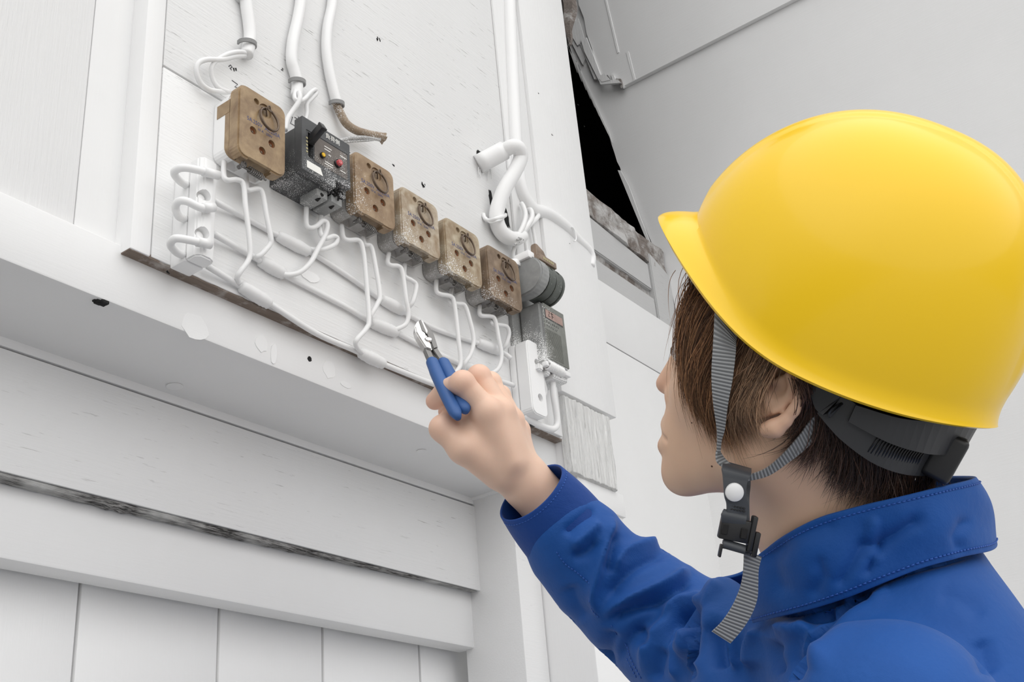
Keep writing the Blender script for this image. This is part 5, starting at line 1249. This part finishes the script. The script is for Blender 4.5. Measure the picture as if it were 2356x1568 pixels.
lo_ = ribbon('loop_strap', [(1664, 1066, .800), (1661, 1075, .788), (1664, 1100, .786), (1667, 1140, .786), (1672, 1160, .787), (1672, 1190, .788)], [(1728, 1080, .802), (1727, 1092, .790), (1718, 1110, .788), (1716, 1140, .788), (1722, 1165, .789), (1718, 1196, .790)], .0022, M['webdark'], hat)
ribbon('loop_strap_back', [(1670, 1062, .801), (1690, 1090, .806), (1700, 1150, .800), (1700, 1200, .796)], [(1727, 1078, .803), (1726, 1110, .808), (1723, 1150, .802), (1724, 1200, .798)], .0018, M['webdark'], hat)
def camM(px, py, d, rot=0, nrm_=(0, 0, 1)):
    """a frame at a point, local Z pointing along nrm_ (camera coords)"""
    z = Vector(MC@np.array(nrm_, float)).normalized(); x = Vector(MC@np.array([math.cos(rot), math.sin(rot), 0])); x = (x-z*x.dot(z)).normalized(); y = z.cross(x)
    m4 = Matrix([x, y, z]).transposed().to_4x4(); m4.translation = Vector(c2w(camp(px, py, d))); return m4
lathe('snap_button', [(0, .0026), (.004, .0024), (.0060, .0012), (.0064, 0), (.0064, -.001)], camM(1690, 1132, .7845), M['snapw'], hat, 28)
for r_ in range(2):
    for k in range(6):
        q_ = camM(1676+k*7.2, 1162+k*1.4+r_*7, .7868); v1 = bmesh.new(); bbox(v1, -.0008, .0008, -.0005, .0005, -.0004, .0004, .0002, 1, q_); bmobj('stitch', v1, M['bplastic'], hat)
rr = -.20
bk = bmesh.new()
bbox(bk, -.0105, .0105, -.0075, .0078, -.003, .003, .0012, 2, camM(1690, 1218, .790, rr))
bbox(bk, .0092, .0128, -.011, .013, -.0035, .004, .001, 2, camM(1692, 1222, .790, rr))
bmobj('buckle', bk, M['bplastic'], hat)
bk = bmesh.new(); bbox(bk, -.0108, .0108, -.0012, .0012, -.0028, .0028, .0008, 2, camM(1693, 1262, .791, rr)); bbox(bk, -.0110, -.0092, -.0075, .0012, -.0026, .0026, .0006, 2, camM(1693, 1262, .791, rr)); bbox(bk, .0080, .0118, -.004, .013, -.003, .003, .0008, 2, camM(1702, 1260, .791, rr))
bmobj('buckle_bar', bk, M['bplastic'], hat)
for s in (-1, 1):
    bk = bmesh.new(); bbox(bk, -.0022, .0022, -.0036, .0036, -.0006, .0006, .0005, 1, camM(1690+s*22, 1222+s*5, .7862, rr)); bmobj('buckle_tooth', bk, M['soot'], hat)
ribbon('strap_roll', [(1664, 1172, .789), (1660, 1182, .787), (1660, 1196, .788), (1662, 1206, .790)], [(1717, 1184, .790), (1716, 1194, .788), (1714, 1208, .789), (1714, 1216, .791)], .003, M['webdark'], hat)
ribbon('strap_under_bar', [(1664, 1240, .791), (1663, 1250, .789), (1666, 1258, .790)], [(1716, 1256, .791), (1714, 1266, .789), (1715, 1272, .790)], .003, M['webdark'], hat)
ribbon('loose_strap_end', [(1712, 1262, .796), (1711, 1300, .796), (1708, 1330, .796), (1700, 1360, .796), (1684, 1395, .795), (1662, 1428, .794), (1638, 1452, .793)], [(1752, 1280, .798), (1745, 1310, .798), (1744, 1340, .798), (1742, 1375, .798), (1730, 1410, .797), (1708, 1446, .796), (1680, 1479, .795)], .0013, M['web'], hat)
# ------------------------------------------------------------------ diagonal cutters held in the hand
T0, T1 = camp(1054, 962, 1.074), camp(964, 742, 1.200)
pa = T1-T0; PL = np.linalg.norm(pa); pa /= PL
pw = np.array([.62, .25, -.72]); pw -= pa*(pw@pa); pw /= np.linalg.norm(pw); pn = np.cross(pw, pa)
if pn[2] < 0: pn = -pn
cut = empty('wire_cutters', tuple(c2w(T0+pa*PL*.5)), label='small diagonal wire cutters with blue grips held in the hand', cat='pliers')
M['steel'] = mat('polished_steel', (.62, .61, .60), .22, 1.0); M['steeld'] = mat('dark_ground_steel', (.20, .195, .19), .35, 1.0); M['grip'] = mat('blue_vinyl_grip', (.028, .10, .30), .5)
def Tp(a, w_, n0=0.): return c2w(T0+pa*a+pw*w_+pn*n0)
def tprism(name, poly, n0, n1, m, parent, bev=.0006):
    bm = bmesh.new(); vs = [bm.verts.new(Tp(a, w_, n0)) for a, w_ in poly]; f = bm.faces.new(vs); r = bmesh.ops.extrude_face_region(bm, geom=[f]); dd = Vector(MC@pn)*(n1-n0)
    for x in r['geom']:
        if isinstance(x, bmesh.types.BMVert): x.co += dd
    bmesh.ops.bevel(bm, geom=bm.edges[:], offset=bev, segments=2, affect='EDGES', clamp_overlap=True)
    return bmobj(name, bm, m, parent, 35)
E_ = PL
jl = tprism('jaw', [(E_, .0006), (E_-.004, -.0040), (E_-.014, -.0088), (E_-.024, -.0100), (E_-.032, -.0092), (E_-.040, -.0080), (E_-.052, -.0062), (E_-.056, .000), (E_-.036, .0018), (E_-.030, .0002)], -.0045, .0045, M['steel'], cut, .0012)
jr = tprism('jaw', [(E_, .0006), (E_-.005, .0050), (E_-.015, .0082), (E_-.026, .0090), (E_-.036, .0085), (E_-.050, .0075), (E_-.054, .0015), (E_-.038, .0018), (E_-.030, .0006)], -.0040, .0040, M['steeld'], cut, .0010)
for jx, sgn in ((jl, -1), (jr, 1)): tprism('cutting_edge', [(E_-.001, .0006), (E_-.004, .0022*sgn), (E_-.022, .0030*sgn), (E_-.028, .0006)], -.0050, .0050, M['steeld'] if sgn < 0 else M['steel'], jx, .0003)
lathe('pivot', [(0, .0062), (.0032, .0058), (.0040, .0045), (.0040, -.0045), (0, -.0050)], Matrix.Translation(Tp(E_-.038, 0)) @ Matrix([[*(MC@pw), 0], [*(MC@pa), 0], [*(MC@pn), 0], [0, 0, 0, 1]]).transposed(), M['steel'], cut, 18)
for sg, off in ((-1, 0), (1, 1)):
    tprism('shank', [(E_-.050, .004*sg-.003), (E_-.050, .004*sg+.003), (E_-.076, .006*sg+.005), (E_-.076, .006*sg-.001)], -.0030, .0030, M['steeld'], cut, .0006)
def grip(w0, w1, w2, a0=0., curve=0.):
    pts = [T0+pa*a_+pw*w_ for a_, w_ in ((E_-.068, w0), (E_-.084, (w0+w1)/2), (E_*.42, w1), (E_*.18, (w1+w2)/2+curve), (a0, w2))]
    C2 = crm(pts, 6); vs = []; m2 = len(C2); rad = np.interp(np.linspace(0, 1, m2), [0, .03, .3, .7, .93, 1], [.0052, .0066, .0070, .0072, .0066, .0032])
    for c, r in zip(C2, rad):
        for k in range(14): a = 2*math.pi*k/14; vs.append(c2w(c+pw*r*math.cos(a)*.95+pn*r*.86*math.sin(a)))
    fs = [(i*14+k, i*14+(k+1) % 14, (i+1)*14+(k+1) % 14, (i+1)*14+k) for i in range(m2-1) for k in range(14)]+[tuple(range(14)), tuple((m2-1)*14+k for k in range(14))]
    return mesh('grip', vs, fs, M['grip'], cut)
grip(-.0030, -.0030, .0); grip(.0085, .0098, .0105, .010, .0)
